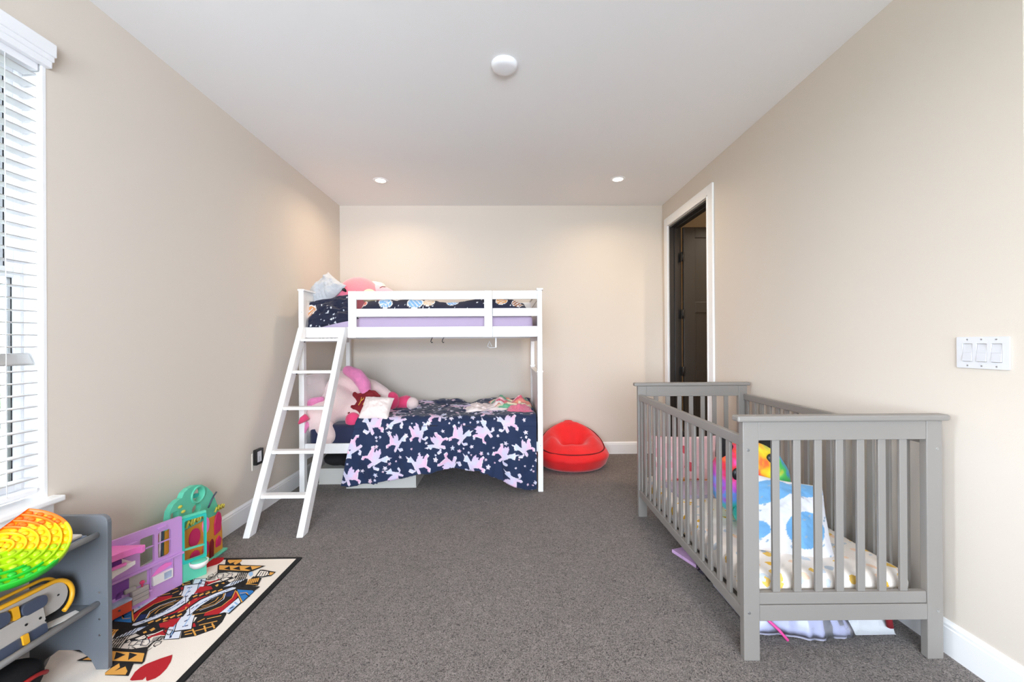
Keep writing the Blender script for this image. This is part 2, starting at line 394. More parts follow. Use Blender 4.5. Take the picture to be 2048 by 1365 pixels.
# door_1: white casing, dark jamb, dark shaker door swung open into the hall
D = structroot('door_1', (XR, (DY0+DY1)/2, 0))
for y0, y1 in ((DY0-.1, DY0-.008), (DY1+.008, DY1+.1)):
    part('casing', MB().box(XR-.018, XR, y0, y1, 0, DZ+.1), 'trim', D, bevel=.004)
part('casing', MB().box(XR-.018, XR, DY0-.008, DY1+.008, DZ+.008, DZ+.1), 'trim', D, bevel=.004)
part('casing_bead', MB().box(XR-.024, XR-.004, DY0-.022, DY0-.006, 0, DZ+.02).box(XR-.024, XR-.004, DY1+.006, DY1+.022, 0, DZ+.02).box(XR-.024, XR-.004, DY0-.022, DY1+.022, DZ+.006, DZ+.022), 'trim', D, bevel=.003)
part('jamb', MB().box(XR-.002, XR+.117, DY1-.018, DY1, 0, DZ), 'dark', D, bevel=.001)
part('jamb', MB().box(XR-.002, XR+.117, DY0, DY0+.018, 0, DZ), 'dark', D, bevel=.001)
part('jamb', MB().box(XR-.002, XR+.117, DY0+.018, DY1-.018, DZ-.018, DZ), 'dark', D, bevel=.001)
part('door_stop', MB().box(XR+.045, XR+.08, DY1-.03, DY1-.018, 0, DZ-.018).box(XR+.045, XR+.08, DY0+.018, DY0+.03, 0, DZ-.018).box(XR+.045, XR+.08, DY0+.03, DY1-.03, DZ-.03, DZ-.018), 'dark', D, bevel=.002)
lx0, lx1, ly0, ly1 = XR+.128, XR+.128+.80, DY1-.055, DY1-.02
leaf = MB(); st = .122
zs = [(.22, .815), (.925, 1.535), (1.645, 2.32)]
leaf.box(lx0, lx0+st, ly0, ly1, .012, 2.43).box(lx1-st, lx1, ly0, ly1, .012, 2.43)
for z0, z1 in ((.012, .22), (.815, .925), (1.535, 1.645), (2.32, 2.43)): leaf.box(lx0+st, lx1-st, ly0, ly1, z0, z1)
lf = part('door_leaf', leaf, 'door', D, bevel=.002)
for z0, z1 in zs: part('door_panel', MB().box(lx0+st, lx1-st, ly0+.012, ly1-.012, z0, z1), 'door', lf)
kn = MB().lathe([(0, 0), (.026, 0), (.026, .006), (.011, .01), (.011, .03), (.026, .04), (.027, .055), (.012, .064), (0, .065)], (lx1-.06, ly0, .96), (0, -1, 0))
part('door_knob', kn, 'black', lf)
for z in (2.12, 1.52, .92, .25):
    hg = MB().cyl((lx0-.012, ly0-.004, z-.05), (lx0-.012, ly0-.004, z+.05), .008, n=12).box(lx0-.03, lx0+.012, ly0-.003, ly0+.001, z-.048, z+.048).box(XR+.09, XR+.117, DY1-.0215, DY1-.018, z-.048, z+.048)
    part('hinge', hg, 'black', D)

# windows: white vinyl sashes, glass, stool and apron
def window(n, y0, y1, seen):
    Wd = structroot('window_%d' % n, (XL, (y0+y1)/2, WZ0)); x = XL
    part('jamb_liner', MB().box(x-.15, x+.001, y1-.012, y1, WZ0, WZ1).box(x-.15, x+.001, y0, y0+.012, WZ0, WZ1).box(x-.15, x+.001, y0+.012, y1-.012, WZ1-.012, WZ1), 'trim', Wd)
    f0, f1, g0, g1 = y0+.012, y1-.012, WZ0+.02, WZ1-.012
    part('outer_frame', MB().box(x-.15, x-.075, f1-.014, f1, g0, g1).box(x-.15, x-.075, f0, f0+.014, g0, g1).box(x-.15, x-.075, f0+.014, f1-.014, g1-.03, g1).box(x-.15, x-.075, f0+.014, f1-.014, g0, g0+.03), 'plastic', Wd, bevel=.003)
    zm = (g0+g1)/2+.02
    for k, (za, zb, xx) in enumerate(((g0+.03, zm+.02, x-.078), (zm-.02, g1-.03, x-.105))):
        a, b = f0+.014, f1-.014
        s = part('sash', MB().box(xx-.016, xx+.010, b-.024, b, za, zb).box(xx-.016, xx+.010, a, a+.024, za, zb).box(xx-.016, xx+.010, a+.024, b-.024, zb-.04, zb).box(xx-.016, xx+.010, a+.024, b-.024, za, za+.04), 'plastic', Wd, bevel=.003)
        part('gasket', MB().box(xx-.012, xx+.002, b-.029, b-.024, za+.04, zb-.04).box(xx-.012, xx+.002, a+.024, a+.029, za+.04, zb-.04), 'black', s)
        part('pane', MB().box(xx-.008, xx-.004, a+.024, b-.024, za+.04, zb-.04), 'glass', s)
    part('stool', MB().box(x-.075, x+.045, y0-.03, y1+.028, WZ0-.004, WZ0+.02), 'trim', Wd, bevel=.006)
    part('apron', MB().box(x, x+.014, y0-.015, y1+.012, WZ0-.075, WZ0-.004), 'trim', Wd, bevel=.003)
window(1, *WIN[0], True); window(2, *WIN[1], False)  # the second is out of view, put in for its daylight
Wd = structroot('window_3', ((FWIN[0]+FWIN[1])/2, YF, WZ0))  # out of view, added as a daylight fill from the front
fr = MB()
for a, b in ((FWIN[0], FWIN[0]+.06), (-.03, .03), (FWIN[1]-.06, FWIN[1])): fr.box(a, b, YF-.12, YF-.06, WZ0, WZ1)
fr.box(FWIN[0], FWIN[1], YF-.12, YF-.06, WZ0, WZ0+.06).box(FWIN[0], FWIN[1], YF-.12, YF-.06, WZ1-.06, WZ1)
part('outer_frame', fr, 'plastic', Wd)
part('pane', MB().box(FWIN[0]+.06, -.03, YF-.092, YF-.088, WZ0+.06, WZ1-.06).box(.03, FWIN[1]-.06, YF-.092, YF-.088, WZ0+.06, WZ1-.06), 'glass', Wd)

# outdoors beyond the window: lawn and a hedge line
lawn = struct('lawn', MB().box(-60, XL-.4, -40, 60, -.7, -.6), 'grass')
struct('bounce_slab', MB().box(-6.2, XL-.16, -12, 5.2, -.70, -.58), 'bouncepale')  # unseen pale slab added to reflect daylight up onto ceiling and right wall
for k in range(6):
    c = (-9.5-(k % 2)*1.2-k*.5, 4.8+k*4.7, 0)
    tr = thing('tree', 'leafy tree on the lawn outside the blinded window', 'tree', (c[0], c[1], -.6), 0, 'trees outside the window')
    part('trunk', MB().cyl((c[0], c[1], -.6), (c[0], c[1], 2.2), .16, .10), 'dark', tr)
    b = MB()
    for j in range(16): b.ell((c[0]+rnd.uniform(-1.0, 1.0), c[1]+rnd.uniform(-1.2, 1.2), rnd.uniform(.7, 3.9)), (rnd.uniform(.7, 1.15),)*3, sub=2)
    part('crown', b, 'leaf', tr)

# ------------------------------------------------------------------ ceiling fittings
def downlight(x, y, label, group=None):
    t = thing('recessed_light', label, 'ceiling light', (x, y, H), 0, group)
    part('trim_ring', MB().lathe([(.046, 0), (.046, -.004), (.05, -.006), (.062, -.005), (.067, -.002), (.068, 0)], (x, y, H), n=40), 'plastic', t)
    part('diffuser', MB().lathe([(.0, -.0035), (.046, -.0035), (.046, 0)], (x, y, H), n=40), 'lamp', t)
    l = bpy.data.lights.new('recessed_lamp', 'AREA'); l.shape = 'DISK'; l.size = .09; l.energy = LAMP_W; l.color = WARM; l.spread = 2.7
    o = bpy.data.objects.new('recessed_lamp', l); COL.objects.link(o); o.location = (x, y, H-.006)
downlight(-1.162, 3.834, 'lit round recessed ceiling light above the bunk bed, left of two')
downlight(1.033, 3.80, 'lit round recessed ceiling light nearer the doorway, right of two')
for x in (-1.1, 1.0): downlight(x, .25, 'unseen recessed ceiling light added behind the viewer for fill', 'added fill lights out of frame')  # pair out of view, added as warm fill
l = bpy.data.lights.new('hall_lamp', 'AREA'); l.shape = 'DISK'; l.size = .12; l.energy = 17; l.color = (1.0, .84, .68); l.spread = 2.5
o = bpy.data.objects.new('hall_lamp', l); COL.objects.link(o); o.location = (2.55, 3.45, H-.01)
t = thing('smoke_detector', 'round white smoke detector in the middle of the ceiling', 'smoke detector', (-.007, 2.235, H))
part('base_plate', MB().lathe([(0, 0), (.0715, 0), (.0715, -.008), (.06, -.01)], (-.007, 2.235, H), n=48), 'plastic', t)
part('cover', MB().lathe([(.070, -.008), (.070, -.016), (.062, -.025), (.05, -.028), (.02, -.029), (0, -.029)], (-.007, 2.235, H), n=48), 'plastic', t)

# ------------------------------------------------------------------ wall plates
t = thing('light_switch', 'white three rocker light switch plate on the right wall', 'light switch', (XR, 1.465, 1.181))
px = MB(); sw = [1.465-.046, 1.465, 1.465+.046]
px.prism(rrect(-.083, .083, -.058, .058, .004), (XR-.001, 1.465, 1.181), (0, -1, 0), (0, 0, 1), .0055, [rrect(y-1.465-.0165, y-1.465+.0165, -.0335, .0335, .001, 1) for y in sw])
part('plate', px, 'switch', t, bevel=.0015)
for y in sw:
    rk = MB(); A = [(XR-.0105, -.032), (XR-.007, .0), (XR-.003, .032)]
    for (xa, za), (xb, zb) in zip(A, A[1:]):
        v = [rk.b.verts.new((a, yy, 1.181+z)) for a, z in ((xa, za), (xb, zb), (XR, zb), (XR, za)) for yy in (y-.0155, y+.0155)]
        for q in ((0, 1, 3, 2), (2, 3, 5, 4), (4, 5, 7, 6), (6, 7, 1, 0), (0, 2, 4, 6), (1, 7, 5, 3)): rk._f([v[i] for i in q])
    part('rocker', rk, 'rocker', t, bevel=.0008)
    for z in (-.048, .048): part('screw', MB().cyl((XR-.0055, y, 1.181+z), (XR-.0072, y, 1.181+z), .003, n=10), 'steel', t)
oy_, oz_ = 3.0, .388
t = thing('wall_outlet', 'ivory outlet plate low on the left wall behind the ladder', 'outlet', (XL, oy_, oz_))
part('plate', MB().prism(rrect(-.038, .038, -.062, .062, .004), (XL, oy_, oz_), (0, 1, 0), (0, 0, 1), .006), 'ivory', t, bevel=.0015)
t = thing('night_light', 'black framed plug-in night light in the left wall outlet', 'night light', (XL, 3.015, .418))
part('frame', MB().prism(rrect(-.044, .044, -.055, .055, .006), (XL+.006, 3.015, .418), (0, 1, 0), (0, 0, 1), .022, [rrect(-.03, .03, -.04, .04, .003)]), 'outblack', t, bevel=.002)
part('face', MB().box(XL+.006, XL+.024, 2.986, 3.044, .379, .457), 'plastic', t, bevel=.003)
part('slot', MB().box(XL+.0235, XL+.0248, 3.016, 3.022, .388, .42), 'steel', t)
# ------------------------------------------------------------------ window blind
by0, by1 = WIN[0][0]+.02, WIN[0][1]-.022
t = thing('window_blind', 'white horizontal slat blind half open in the left window', 'window blind', (XL, (by0+by1)/2, WZ1))
bx = XL-.032
vp = MB()
for z0, z1, d in ((2.372, 2.424, .034), (2.352, 2.374, .028), (2.326, 2.354, .022)): vp.box(XL-.002, XL+d, WIN[0][0]-.012, WIN[0][1]+.013-(.034-d)*.5, z0, z1)
part('valance', vp, 'plastic', t, bevel=.004)
part('head_rail', MB().box(XL-.06, XL-.004, by0, by1, 2.30, 2.345), 'plastic', t, bevel=.002)
zz = 2.285; ns = 0; sm = None
while zz > .70:
    ang = 0.0 if not (1.17 < zz < 1.21) else 1.15
    b = MB(); n = 5; W_ = .05
    for side in (0, 1):
        for k in range(n):
            u0, u1 = -W_/2+W_*k/n, -W_/2+W_*(k+1)/n
            q = [(u0, .0022*(1-(2*u0/W_)**2)), (u1, .0022*(1-(2*u1/W_)**2))]
            o_ = .0014 if side else -.0014
            v = [b.b.verts.new((bx+a*math.cos(ang)-(h+o_)*math.sin(ang), y, zz-a*math.sin(ang)+(h+o_)*math.cos(ang))) for a, h in q for y in (by0, by1-.004)]
            b._f([v[0], v[1], v[3], v[2]], True)
    bmesh.ops.remove_doubles(b.b, verts=b.b.verts[:], dist=1e-5)
    bd = [e for e in b.b.edges if e.is_boundary]; bmesh.ops.bridge_loops(b.b, edges=bd) if bd else None
    part('slat', b, 'slat', t); zz -= .0462; ns += 1
part('bottom_rail', MB().box(bx-.026, bx+.026, by0, by1-.004, .655, .675), 'plastic', t, bevel=.004)
for y in (by0+.12, by1-.105):
    part('ladder_cord', MB().cyl((bx-.026, y, .67), (bx-.026, y, 2.3), .0012, n=6).cyl((bx+.026, y, .67), (bx+.026, y, 2.3), .0012, n=6), 'plastic', t)

# ------------------------------------------------------------------ bunk bed
BX0, BX1, BY0, BY1 = -1.703, .290, 3.395, 4.43
bed = thing('bunk_bed', 'white wooden twin bunk bed against the back wall', 'bunk bed', ((BX0+BX1)/2, (BY0+BY1)/2, 0))
def bp(name, *boxes, bevel=.003, m_='white'):
    b = MB()
    for q in boxes: b.box(*q)
    return part(name, b, m_, bed, bevel=bevel)
pw, pd = .042, .05
for x in (BX0, BX1-pw):
    for y in (BY0, BY1-pd):
        bp('lower_post', (x, x+pw, y, y+pd, 0, .985))
        bp('upper_post', (x+.001, x+pw-.001, y+.001, y+pd-.001, .997, 1.664))
        bp('post_collar', (x-.005, x+pw+.005, y-.005, y+pd+.005, .985, .997), bevel=.002)
for x in (BX0, BX1-pw):
    xm = x+pw/2
    bp('end_cap_rail', (x-.005, x+pw+.008, BY0-.006, BY1+.006, 1.664, 1.679))
    bp('upper_end_panel', (xm-.009, xm+.009, BY0+pd, BY1-pd, 1.31, 1.60), bevel=.001)
    for z0, z1 in ((1.245, 1.32), (1.59, 1.664)): bp('end_rail', (xm-.014, xm+.014, BY0+pd, BY1-pd, z0, z1))
    bp('lower_end_panel', (xm-.009, xm+.009, BY0+pd, BY1-pd, .34, .90), bevel=.001)
    for z0, z1 in ((.27, .35), (.885, .955)): bp('end_rail', (xm-.014, xm+.014, BY0+pd, BY1-pd, z0, z1))
    bp('end_cap_rail', (xm-.024, xm+.024, BY0+pd, BY1-pd, .955, .972))
    for ya, yb in ((BY0+pd, BY0+pd+.07), (BY1-pd-.07, BY1-pd)):
        bp('end_stile', (xm-.014, xm+.014, ya, yb, .35, .885)); bp('end_stile', (xm-.014, xm+.014, ya, yb, 1.32, 1.59))
ix0, ix1 = BX0+pw, BX1-pw
for z0, z1 in ((1.28, 1.366), (.328, .41)):
    bp('side_rail', (ix0, ix1, BY0+.014, BY0+.036, z0, z1)); bp('side_rail', (ix0, ix1, BY1-.036, BY1-.014, z0, z1))
gp = [(-1.296, -1.231), (-.187, -.121)]
for a, b_ in gp: bp('guard_post', (a, b_, BY0-.010, BY0+.012, 1.277, 1.659))
for a, b_ in ((gp[0][1], gp[1][0]), (gp[1][1]+.003, ix1)):
    bp('guard_rail', (a, b_, BY0-.004, BY0+.012, 1.589, 1.659)); bp('guard_rail', (a, b_, BY0-.004, BY0+.012, 1.449, 1.515))
    if a > -.5: bp('guard_rail', (a, b_, BY0-.004, BY0+.0135, 1.279, 1.366))
bp('rail_face', (gp[0][1], gp[1][0], BY0-.004, BY0+.0135, 1.279, 1.366))
for z0, z1 in ((1.589, 1.659), (1.449, 1.515)): bp('guard_rail', (ix0, ix1, BY1-.036, BY1-.016, z0, z1))
for z in (1.30, .345):
    for k in range(13):
        x = ix0+.08+k*(ix1-ix0-.16)/12; bp('deck_slat', (x-.035, x+.035, BY0+.036, BY1-.036, z, z+.018), bevel=0)
    bp('slat_ledge', (ix0, ix1, BY0+.036, BY0+.056, z-.022, z), (ix0, ix1, BY1-.056, BY1-.036, z-.022, z), bevel=0)
for x, y, z in ((BX0+.028, BY0, 1.49), (BX0+.02, BY0, 1.33), (BX1-.02, BY0, 1.34), (BX1-.02, BY0, 1.62), (BX1-.02, BY0, .38)):
    part('bolt', MB().cyl((x, y+.002, z), (x, y-.001, z), .004, n=10), 'steel', bed)

# ladder, hooked over the upper side rail
lad = thing('bunk_ladder', 'white wooden bunk ladder leaning on the top bunk at its left end', 'ladder', (-1.49, 2.66, 0))
def lp(t_): return Vector((0, 2.672+(3.372-2.672)*t_, 1.352*t_))
lx = ((-1.681, -1.640), (-1.345, -1.304))
ldir = (lp(1)-lp(0)).normalized(); ln = Vector((0, -ldir.z, ldir.y))
for (a0, a1) in lx:
    b = MB(); hw = .031
    q = []
    for yy, z in ((2.639, 0), (2.712, 0), (3.392, 1.318), (3.392, 1.372), (3.372, 1.372)): q.append((yy, z))
    q = [(2.637, 0), (2.712, 0), (3.390, 1.29), (3.390, 1.362), (3.345, 1.362)]
    b.prism(q, (a0, 0, 0), (0, 1, 0), (0, 0, 1), a1-a0)
    part('stile', b, 'white', lad, bevel=.003)
for z in (.215, .475, .757, 1.015, 1.262):
    tt = z/1.352; c = lp(tt)+Vector((0, .012, 0))
    part('rung', MB().box(lx[0][1], lx[1][0], c.y-.035, c.y+.028, z-.011, z+.011), 'white', lad, bevel=.003)
    for xx in (lx[0][1]+.02,): part('bolt', MB().cyl((xx, c.y-.01, z-.011), (xx, c.y-.01, z-.019), .006, n=10), 'black', lad)

# hooks hanging under the top bunk
def hook(label, x, y, m_, s=1.0):
    z = 1.278
    pts = [(x, y, z+.02), (x+.002, y, z-.004), (x-.006*s, y, z-.016), (x-.010*s, y, z-.034), (x-.004*s, y, z-.044), (x+.006*s, y, z-.040)]
    return tag(part('hook', MB().tube(pts, .0035, 8), m_), label, 'hook')
hook('black wire hook under the top bunk, left of two', -.63, 3.47, 'black')
hook('black wire hook under the top bunk, right of two', -.535, 3.47, 'black')
hg = thing('plastic_hanger', 'clear white plastic hook hanging under the top bunk right end', 'hook', (-.12, 3.6, 1.25))
z = 1.29
part('stem', MB().box(-.105, -.092, 3.6, 3.606, z-.10, z+.01), 'plastic', hg, bevel=.002)
part('loop', MB().tube([(-.10, 3.603, z-.1), (-.15, 3.603, z-.103), (-.172, 3.603, z-.09), (-.155, 3.603, z-.045), (-.135, 3.603, z-.09)], .003, 8), 'plastic', hg)
sl = thing('black_clips', 'row of small black clips under the top rung of the ladder bed', 'clips', (-1.5, 3.46, 1.27))  # dark marks under the top bunk, built as small black clips
for k in range(6):
    x = -1.56+k*.032+rnd.uniform(-.005, .005); part('clip', MB().box(x-.008, x+.008, 3.452, 3.464, 1.252, 1.285), 'black', sl, bevel=.003)

# mattresses
def mattress(name, label, m_, x0, x1, y0, y1, z0, z1, r=.05):
    o = part(name, MB().box(x0, x1, y0, y1, z0, z1), m_, None, bevel=r, seg=5)
    for p in o.data.polygons: p.use_smooth = True
    return tag(o, label, 'mattress')
mattress('upper_mattress', 'lavender sheeted mattress on the top bunk', 'lav', ix0+.02, ix1-.03, BY0+.080, BY1-.042, 1.318, 1.472)
mattress('lower_mattress', 'navy sheeted mattress on the bottom bunk', 'navy', ix0+.012, ix1-.02, BY0+.042, BY1-.042, .363, .558)

# printed cottons -----------------------------------------------------------
UNI = [(-.98, .5), (-.85, .78), (-1.0, 1.15), (-.70, .86), (-.6, 1.0), (-.5, .78), (-.34, .38), (.05, .22), (.42, .3), (.6, .62), (.86, .78), (.98, .55), (.8, .4), (.72, .05), (.62, -.2), (.92, -.5), (.8, -.8), (.64, -.72), (.7, -.55), (.38, -.3), (.1, -.26), (-.12, -.26), (-.02, -.72), (-.2, -.85), (-.3, -.7), (-.36, -.3), (-.62, -.42), (-.9, -.22), (-1.0, -.4), (-.72, -.62), (-.42, -.5), (-.5, .0), (-.62, .36)]
WING = [(-.25, .1), (-.2, .55), (.0, .9), (.3, 1.1), (.28, .8), (.52, .78), (.4, .55), (.6, .45), (.3, .25), (.2, .0)]
STAR = [(math.cos(PI/2+k*PI/5)*(1 if k % 2 == 0 else .45), math.sin(PI/2+k*PI/5)*(1 if k % 2 == 0 else .45)) for k in range(10)]
FLOW = [(math.cos(2*PI*k/20)*(.75+.25*math.cos(5*2*PI*k/20)), math.sin(2*PI*k/20)*(.75+.25*math.cos(5*2*PI*k/20))) for k in range(20)]
def stamp(col, fx, fy, poly, x, y, s, rot, c0, c1, flip=1, ax=(1, 0)):
    R = s*1.6; msk = (np.abs(fx-x) < R) & (np.abs(fy-y) < R)
    if not msk.any(): return
    dx, dy = (fx[msk]-x)/s, (fy[msk]-y)/s
    a = (dx*math.cos(rot)+dy*math.sin(rot))*flip; b = -dx*math.sin(rot)+dy*math.cos(rot)
    q = inpoly(a, b, poly)
    g = np.clip(.5+.6*(a*ax[0]+b*ax[1]), 0, 1)[:, None]
    cc = np.array(lin(c0))*(1-g)+np.array(lin(c1))*g
    sub = col[msk]; sub[q] = cc[q]; col[msk] = sub
def cotton(fx, fy, uni_spots, seed, n_small, base=(19, 38, 74)):
    col = np.empty(fx.shape+(3,)); col[:] = lin(base); r = random.Random(seed)
    x0, x1, y0, y1 = fx.min(), fx.max(), fy.min(), fy.max(); used = [(x, y, .075) for x, y, _, _ in uni_spots]
    for _ in range(n_small*8):
        x, y = r.uniform(x0, x1), r.uniform(y0, y1); s = r.choice((.008, .011, .015, .019))
        if any((x-a)**2+(y-b)**2 < (k+s+.004)**2 for a, b, k in used): continue
        used.append((x, y, s)); stamp(col, fx, fy, r.choice((STAR, FLOW, FLOW)), x, y, s*1.15, r.uniform(0, 6), r.choice(((226, 220, 232), (224, 176, 200), (190, 204, 232))), (228, 214, 226))
        if len(used) > n_small: break
    for x, y, rot, fl in uni_spots:
        k = r.uniform(.070, .084)
        stamp(col, fx, fy, UNI, x, y, k*1.10, rot, (234, 226, 238), (234, 226, 238), fl)
        stamp(col, fx, fy, UNI, x, y, k, rot, (208, 214, 238), (238, 184, 212), fl, (.9, -.3))
        stamp(col, fx, fy, WING, x, y, k, rot, (198, 212, 238), (222, 196, 226), fl, (.3, .8))
    return col

# lower comforter: spread over the mattress, hanging over the front rail
HX = [-1.36, -1.1, -.924, -.679, -.454, -.23, -.025, .18, .24]; HZ = [.078, .108, .136, .182, .222, .19, .105, .040, .040]
NU, NV = 400, 380; T = .95; ZT = .615
u = np.linspace(0, 1, NU)[:, None]*np.ones((1, NV)); v = np.linspace(0, 1, NV)[None, :]*np.ones((NU, 1))
xb = np.where(v < .62, -1.17-.075*(v/.62), -1.245-.115*((v-.62)/.38)); xr = .236+0*v
X = xb+(xr-xb)*u
hem = np.interp(X, HX, HZ)
tt = np.clip(v/.62, 0, 1); dd = np.clip((v-.62)/.38, 0, 1)
fy = T*tt+(ZT-hem)*dd; fx = X
top_y = 4.345-.955*tt
# rounded front edge
rr = .075; arc = np.clip((fy-(T-rr))/(rr*PI/2), 0, 1)*PI/2
Yc = np.where(fy < T-rr, 4.345-fy*1.0, (4.345-(T-rr))-rr*np.sin(arc)); Zc = np.where(fy < T-rr, ZT, ZT-rr*(1-np.cos(arc)))
over = np.clip(fy-(T-rr+rr*PI/2), 0, None); Zc = Zc-over
Zc = np.maximum(Zc, hem-.012)
folds = np.sin(X*11+1.2)*.5+np.sin(X*23+.5)*.3+1.2*np.exp(-((X+.5)/.10)**2)*-1+.8*np.exp(-((X+.05)/.07)**2)*-1
Yc = Yc-.050*np.clip(over/.4, 0, 1)*(folds)-.02*np.clip(over/.3, 0, 1)
Zc = Zc+.05*fbm(X*5+3, fy*6+2, 4)*(over <= 0)*np.clip(1-tt*.5, .4, 1)+.012*fbm(X*14, fy*14, 9)
Yc = Yc+.035*fbm(X*6+7, fy*5+1, 12)*(over > 0)
Yc = np.minimum(Yc, 4.36); Yc = np.where(over > 0, np.minimum(Yc, 3.400), Yc)
sp = []
for cx, cy, rot, fl in ((440, 400, .2, 1), (270, 580, 1.9, 1), (455, 690, -.8, -1), (240, 850, .1, 1), (640, 560, -.3, -1), (840, 480, .0, -1), (850, 750, .2, 1), (1020, 560, 1.2, 1), (1210, 500, -.4, -1), (1120, 740, 2.6, 1), (1430, 470, .9, -1), (1340, 760, .1, 1), (1640, 400, .2, 1), (1600, 670, -.8, -1), (1790, 620, .5, 1), (1690, 900, 1.4, -1), (150, 650, .9, 1), (650, 340, 1.6, 1), (1000, 310, .2, -1), (640, 860, 1.7, -1)):
    ipx, ipy = 660+cx/4.452, 760+cy/4.452
    xx = (ipx-1028)/825*3.36; zz_ = 1.2261-(ipy-686)/825*3.36
    sp.append((xx, T-rr+rr*PI/2+(ZT-rr-zz_), rot, fl))
for k in range(15):
    sp.append((-1.1+rnd.random()*1.3, rnd.uniform(.05, .82), rnd.uniform(-3, 3), rnd.choice((1, -1))))
FX = fx; FY = -fy
colr = cotton(FX, FY, [(a, -b, r_, f_) for a, b, r_, f_ in sp], 3, 330)
tag(surf('lower_comforter', np.stack([X, Yc, Zc], -1), 'print', None, colr, solid=.012, offset=-1), 'navy comforter with pink and white unicorn print hanging off the bottom bunk', 'comforter')

# upper comforter: a rumpled band behind the guard rails
def space(fx, fy, seed, n=60, planets=None):
    col = np.empty(fx.shape+(3,)); col[:] = lin((18, 24, 52)); r = random.Random(seed)
    x0, x1, y0, y1 = fx.min(), fx.max(), fy.min(), fy.max()
    for _ in range(n*3): stamp(col, fx, fy, FLOW, r.uniform(x0, x1), r.uniform(y0, y1), r.choice((.004, .006, .009)), 0, (240, 244, 250), (240, 244, 250))
    for k in range(n//6 if planets is None else planets):
        x, y = r.uniform(x0, x1), r.uniform(y0, y1); s = r.uniform(.045, .065); c = r.choice(((120, 176, 226), (214, 150, 92), (120, 176, 226), (206, 108, 92)))
        ov = oval(0, 0, 1, .8, 20); stamp(col, fx, fy, ov, x, y, s*1.15, 0, (242, 240, 238), (242, 240, 238)); stamp(col, fx, fy, ov, x, y, s, 0, c, c)
        rt = r.uniform(0, 3)
        for j in (-.45, 0, .45): stamp(col, fx, fy, [(-.7, j-.1), (.7, j+.02), (.7, j+.14), (-.7, j+.06)], x, y, s, rt, (236, 226, 216), (190, 216, 242))
    if planets is None:
        for x, y, c in ((-1.225, .10, (206, 108, 92)), (-1.03, .12, (120, 176, 226)), (-.93, .17, (222, 172, 110)), (-.66, .11, (226, 196, 160)), (-.46, .12, (120, 176, 226)), (-.045, .12, (222, 160, 90)), (.09, .10, (150, 96, 60))):
            ov = oval(0, 0, 1, .75, 20); stamp(col, fx, fy, ov, x, y, .052, .2, (242, 240, 238), (242, 240, 238)); stamp(col, fx, fy, ov, x, y, .046, .2, c, c)
            for j in (-.45, 0, .45): stamp(col, fx, fy, [(-.7, j-.1), (.7, j+.02), (.7, j+.14), (-.7, j+.06)], x, y, .046, x*9, (236, 226, 216), (190, 216, 242))
    return col
NU2, NV2 = 300, 170
u = np.linspace(0, 1, NU2)[:, None]*np.ones((1, NV2)); v = np.linspace(0, 1, NV2)[None, :]*np.ones((NU2, 1))
X = -1.24+1.435*u
ztop = np.interp(X, [-1.24, -1.1, -.8, -.62, -.50, -.42, -.25, -.1, .05, .12, .2], [1.585, 1.60, 1.60, 1.592, 1.568, 1.568, 1.60, 1.602, 1.595, 1.565, 1.525])
Yu = 3.452+.82*v
prof = np.clip(v/.07, 0, 1)**.5*np.clip((1-v)/.06, 0, 1)**.5
edge = np.clip(u/.03, 0, 1)**.5*np.clip((1-u)/.03, 0, 1)**.5
Z = 1.476+(ztop-1.476+.05*fbm(X*7, Yu*7, 21)*np.clip(v*5, 0, 1))*prof*edge
Yu = Yu+.02*fbm(X*9, Z*9, 31)*np.clip(v*8, 0, 1)
fyv = np.concatenate([np.zeros((NU2, 1)), np.cumsum(np.hypot(np.diff(Yu, axis=1), np.diff(Z, axis=1)), 1)], 1)
tag(surf('upper_comforter', np.stack([X, Yu, Z], -1), 'print', None, space(X, fyv, 5, 90), solid=.008, offset=-1), 'dark navy planet and star print comforter on the top bunk', 'comforter')

# pillows on the top bunk
def dots(x, y, z): return space(x, y, 8, 14, 1)
p_ = pillow('navy_pillow', 'print', None, (-1.475, 3.515, 1.508), np.array(Matrix.Rotation(1.15, 3, 'X') @ Matrix.Rotation(.24, 3, 'Z')), .43, .27, .10, 3, .03, 60, dots)
tag(p_, 'navy star print pillow at the left end of the top bunk', 'pillow')
p_ = pillow('grey_pillow', 'greyfab', None, (-1.60, 3.67, 1.70), np.array(Matrix.Rotation(-.15, 3, 'Z') @ Matrix.Rotation(1.2, 3, 'X') @ Matrix.Rotation(.95, 3, 'Z')), .29, .25, .14, 5, .035, 50, puff=.5)
tag(p_, 'pale grey pillow standing on its corner on the top bunk', 'pillow')

# coral plush on the top bunk
t = thing('coral_plush_toy', 'coral pink plush toy with black face marks on the top bunk', 'plush toy', (-1.35, 3.85, 1.48))
plush('body', MB().ell((-1.37, 3.86, 1.66), (.20, .17, .19), Euler((0, .35, 0)).to_matrix()).ell((-1.45, 3.80, 1.62), (.11, .12, .14)), 'coral', t)
plush('cheek', MB().ell((-1.46, 3.75, 1.645), (.085, .09, .13), Euler((0, -.25, 0)).to_matrix()).ell((-1.44, 3.74, 1.57), (.06, .08, .07)), 'coraldark', t)
part('eye', MB().ell((-1.487, 3.685, 1.765), (.020, .012, .018), sub=2), 'black', t)
part('mouth', MB().tube([(-1.482, 3.674, 1.757), (-1.468, 3.664, 1.738), (-1.452, 3.660, 1.718), (-1.432, 3.665, 1.705), (-1.42, 3.672, 1.69)], [.009, .012, .016, .014, .006], 8), 'black', t)
plush('patch', MB().ell((-1.25, 3.77, 1.655), (.07, .09, .075)), 'paleyellow', t)
plush('tail', MB().limb([(-1.27, 3.92, 1.765), (-1.19, 3.90, 1.755)], [.06, .055]), 'palemint', t)
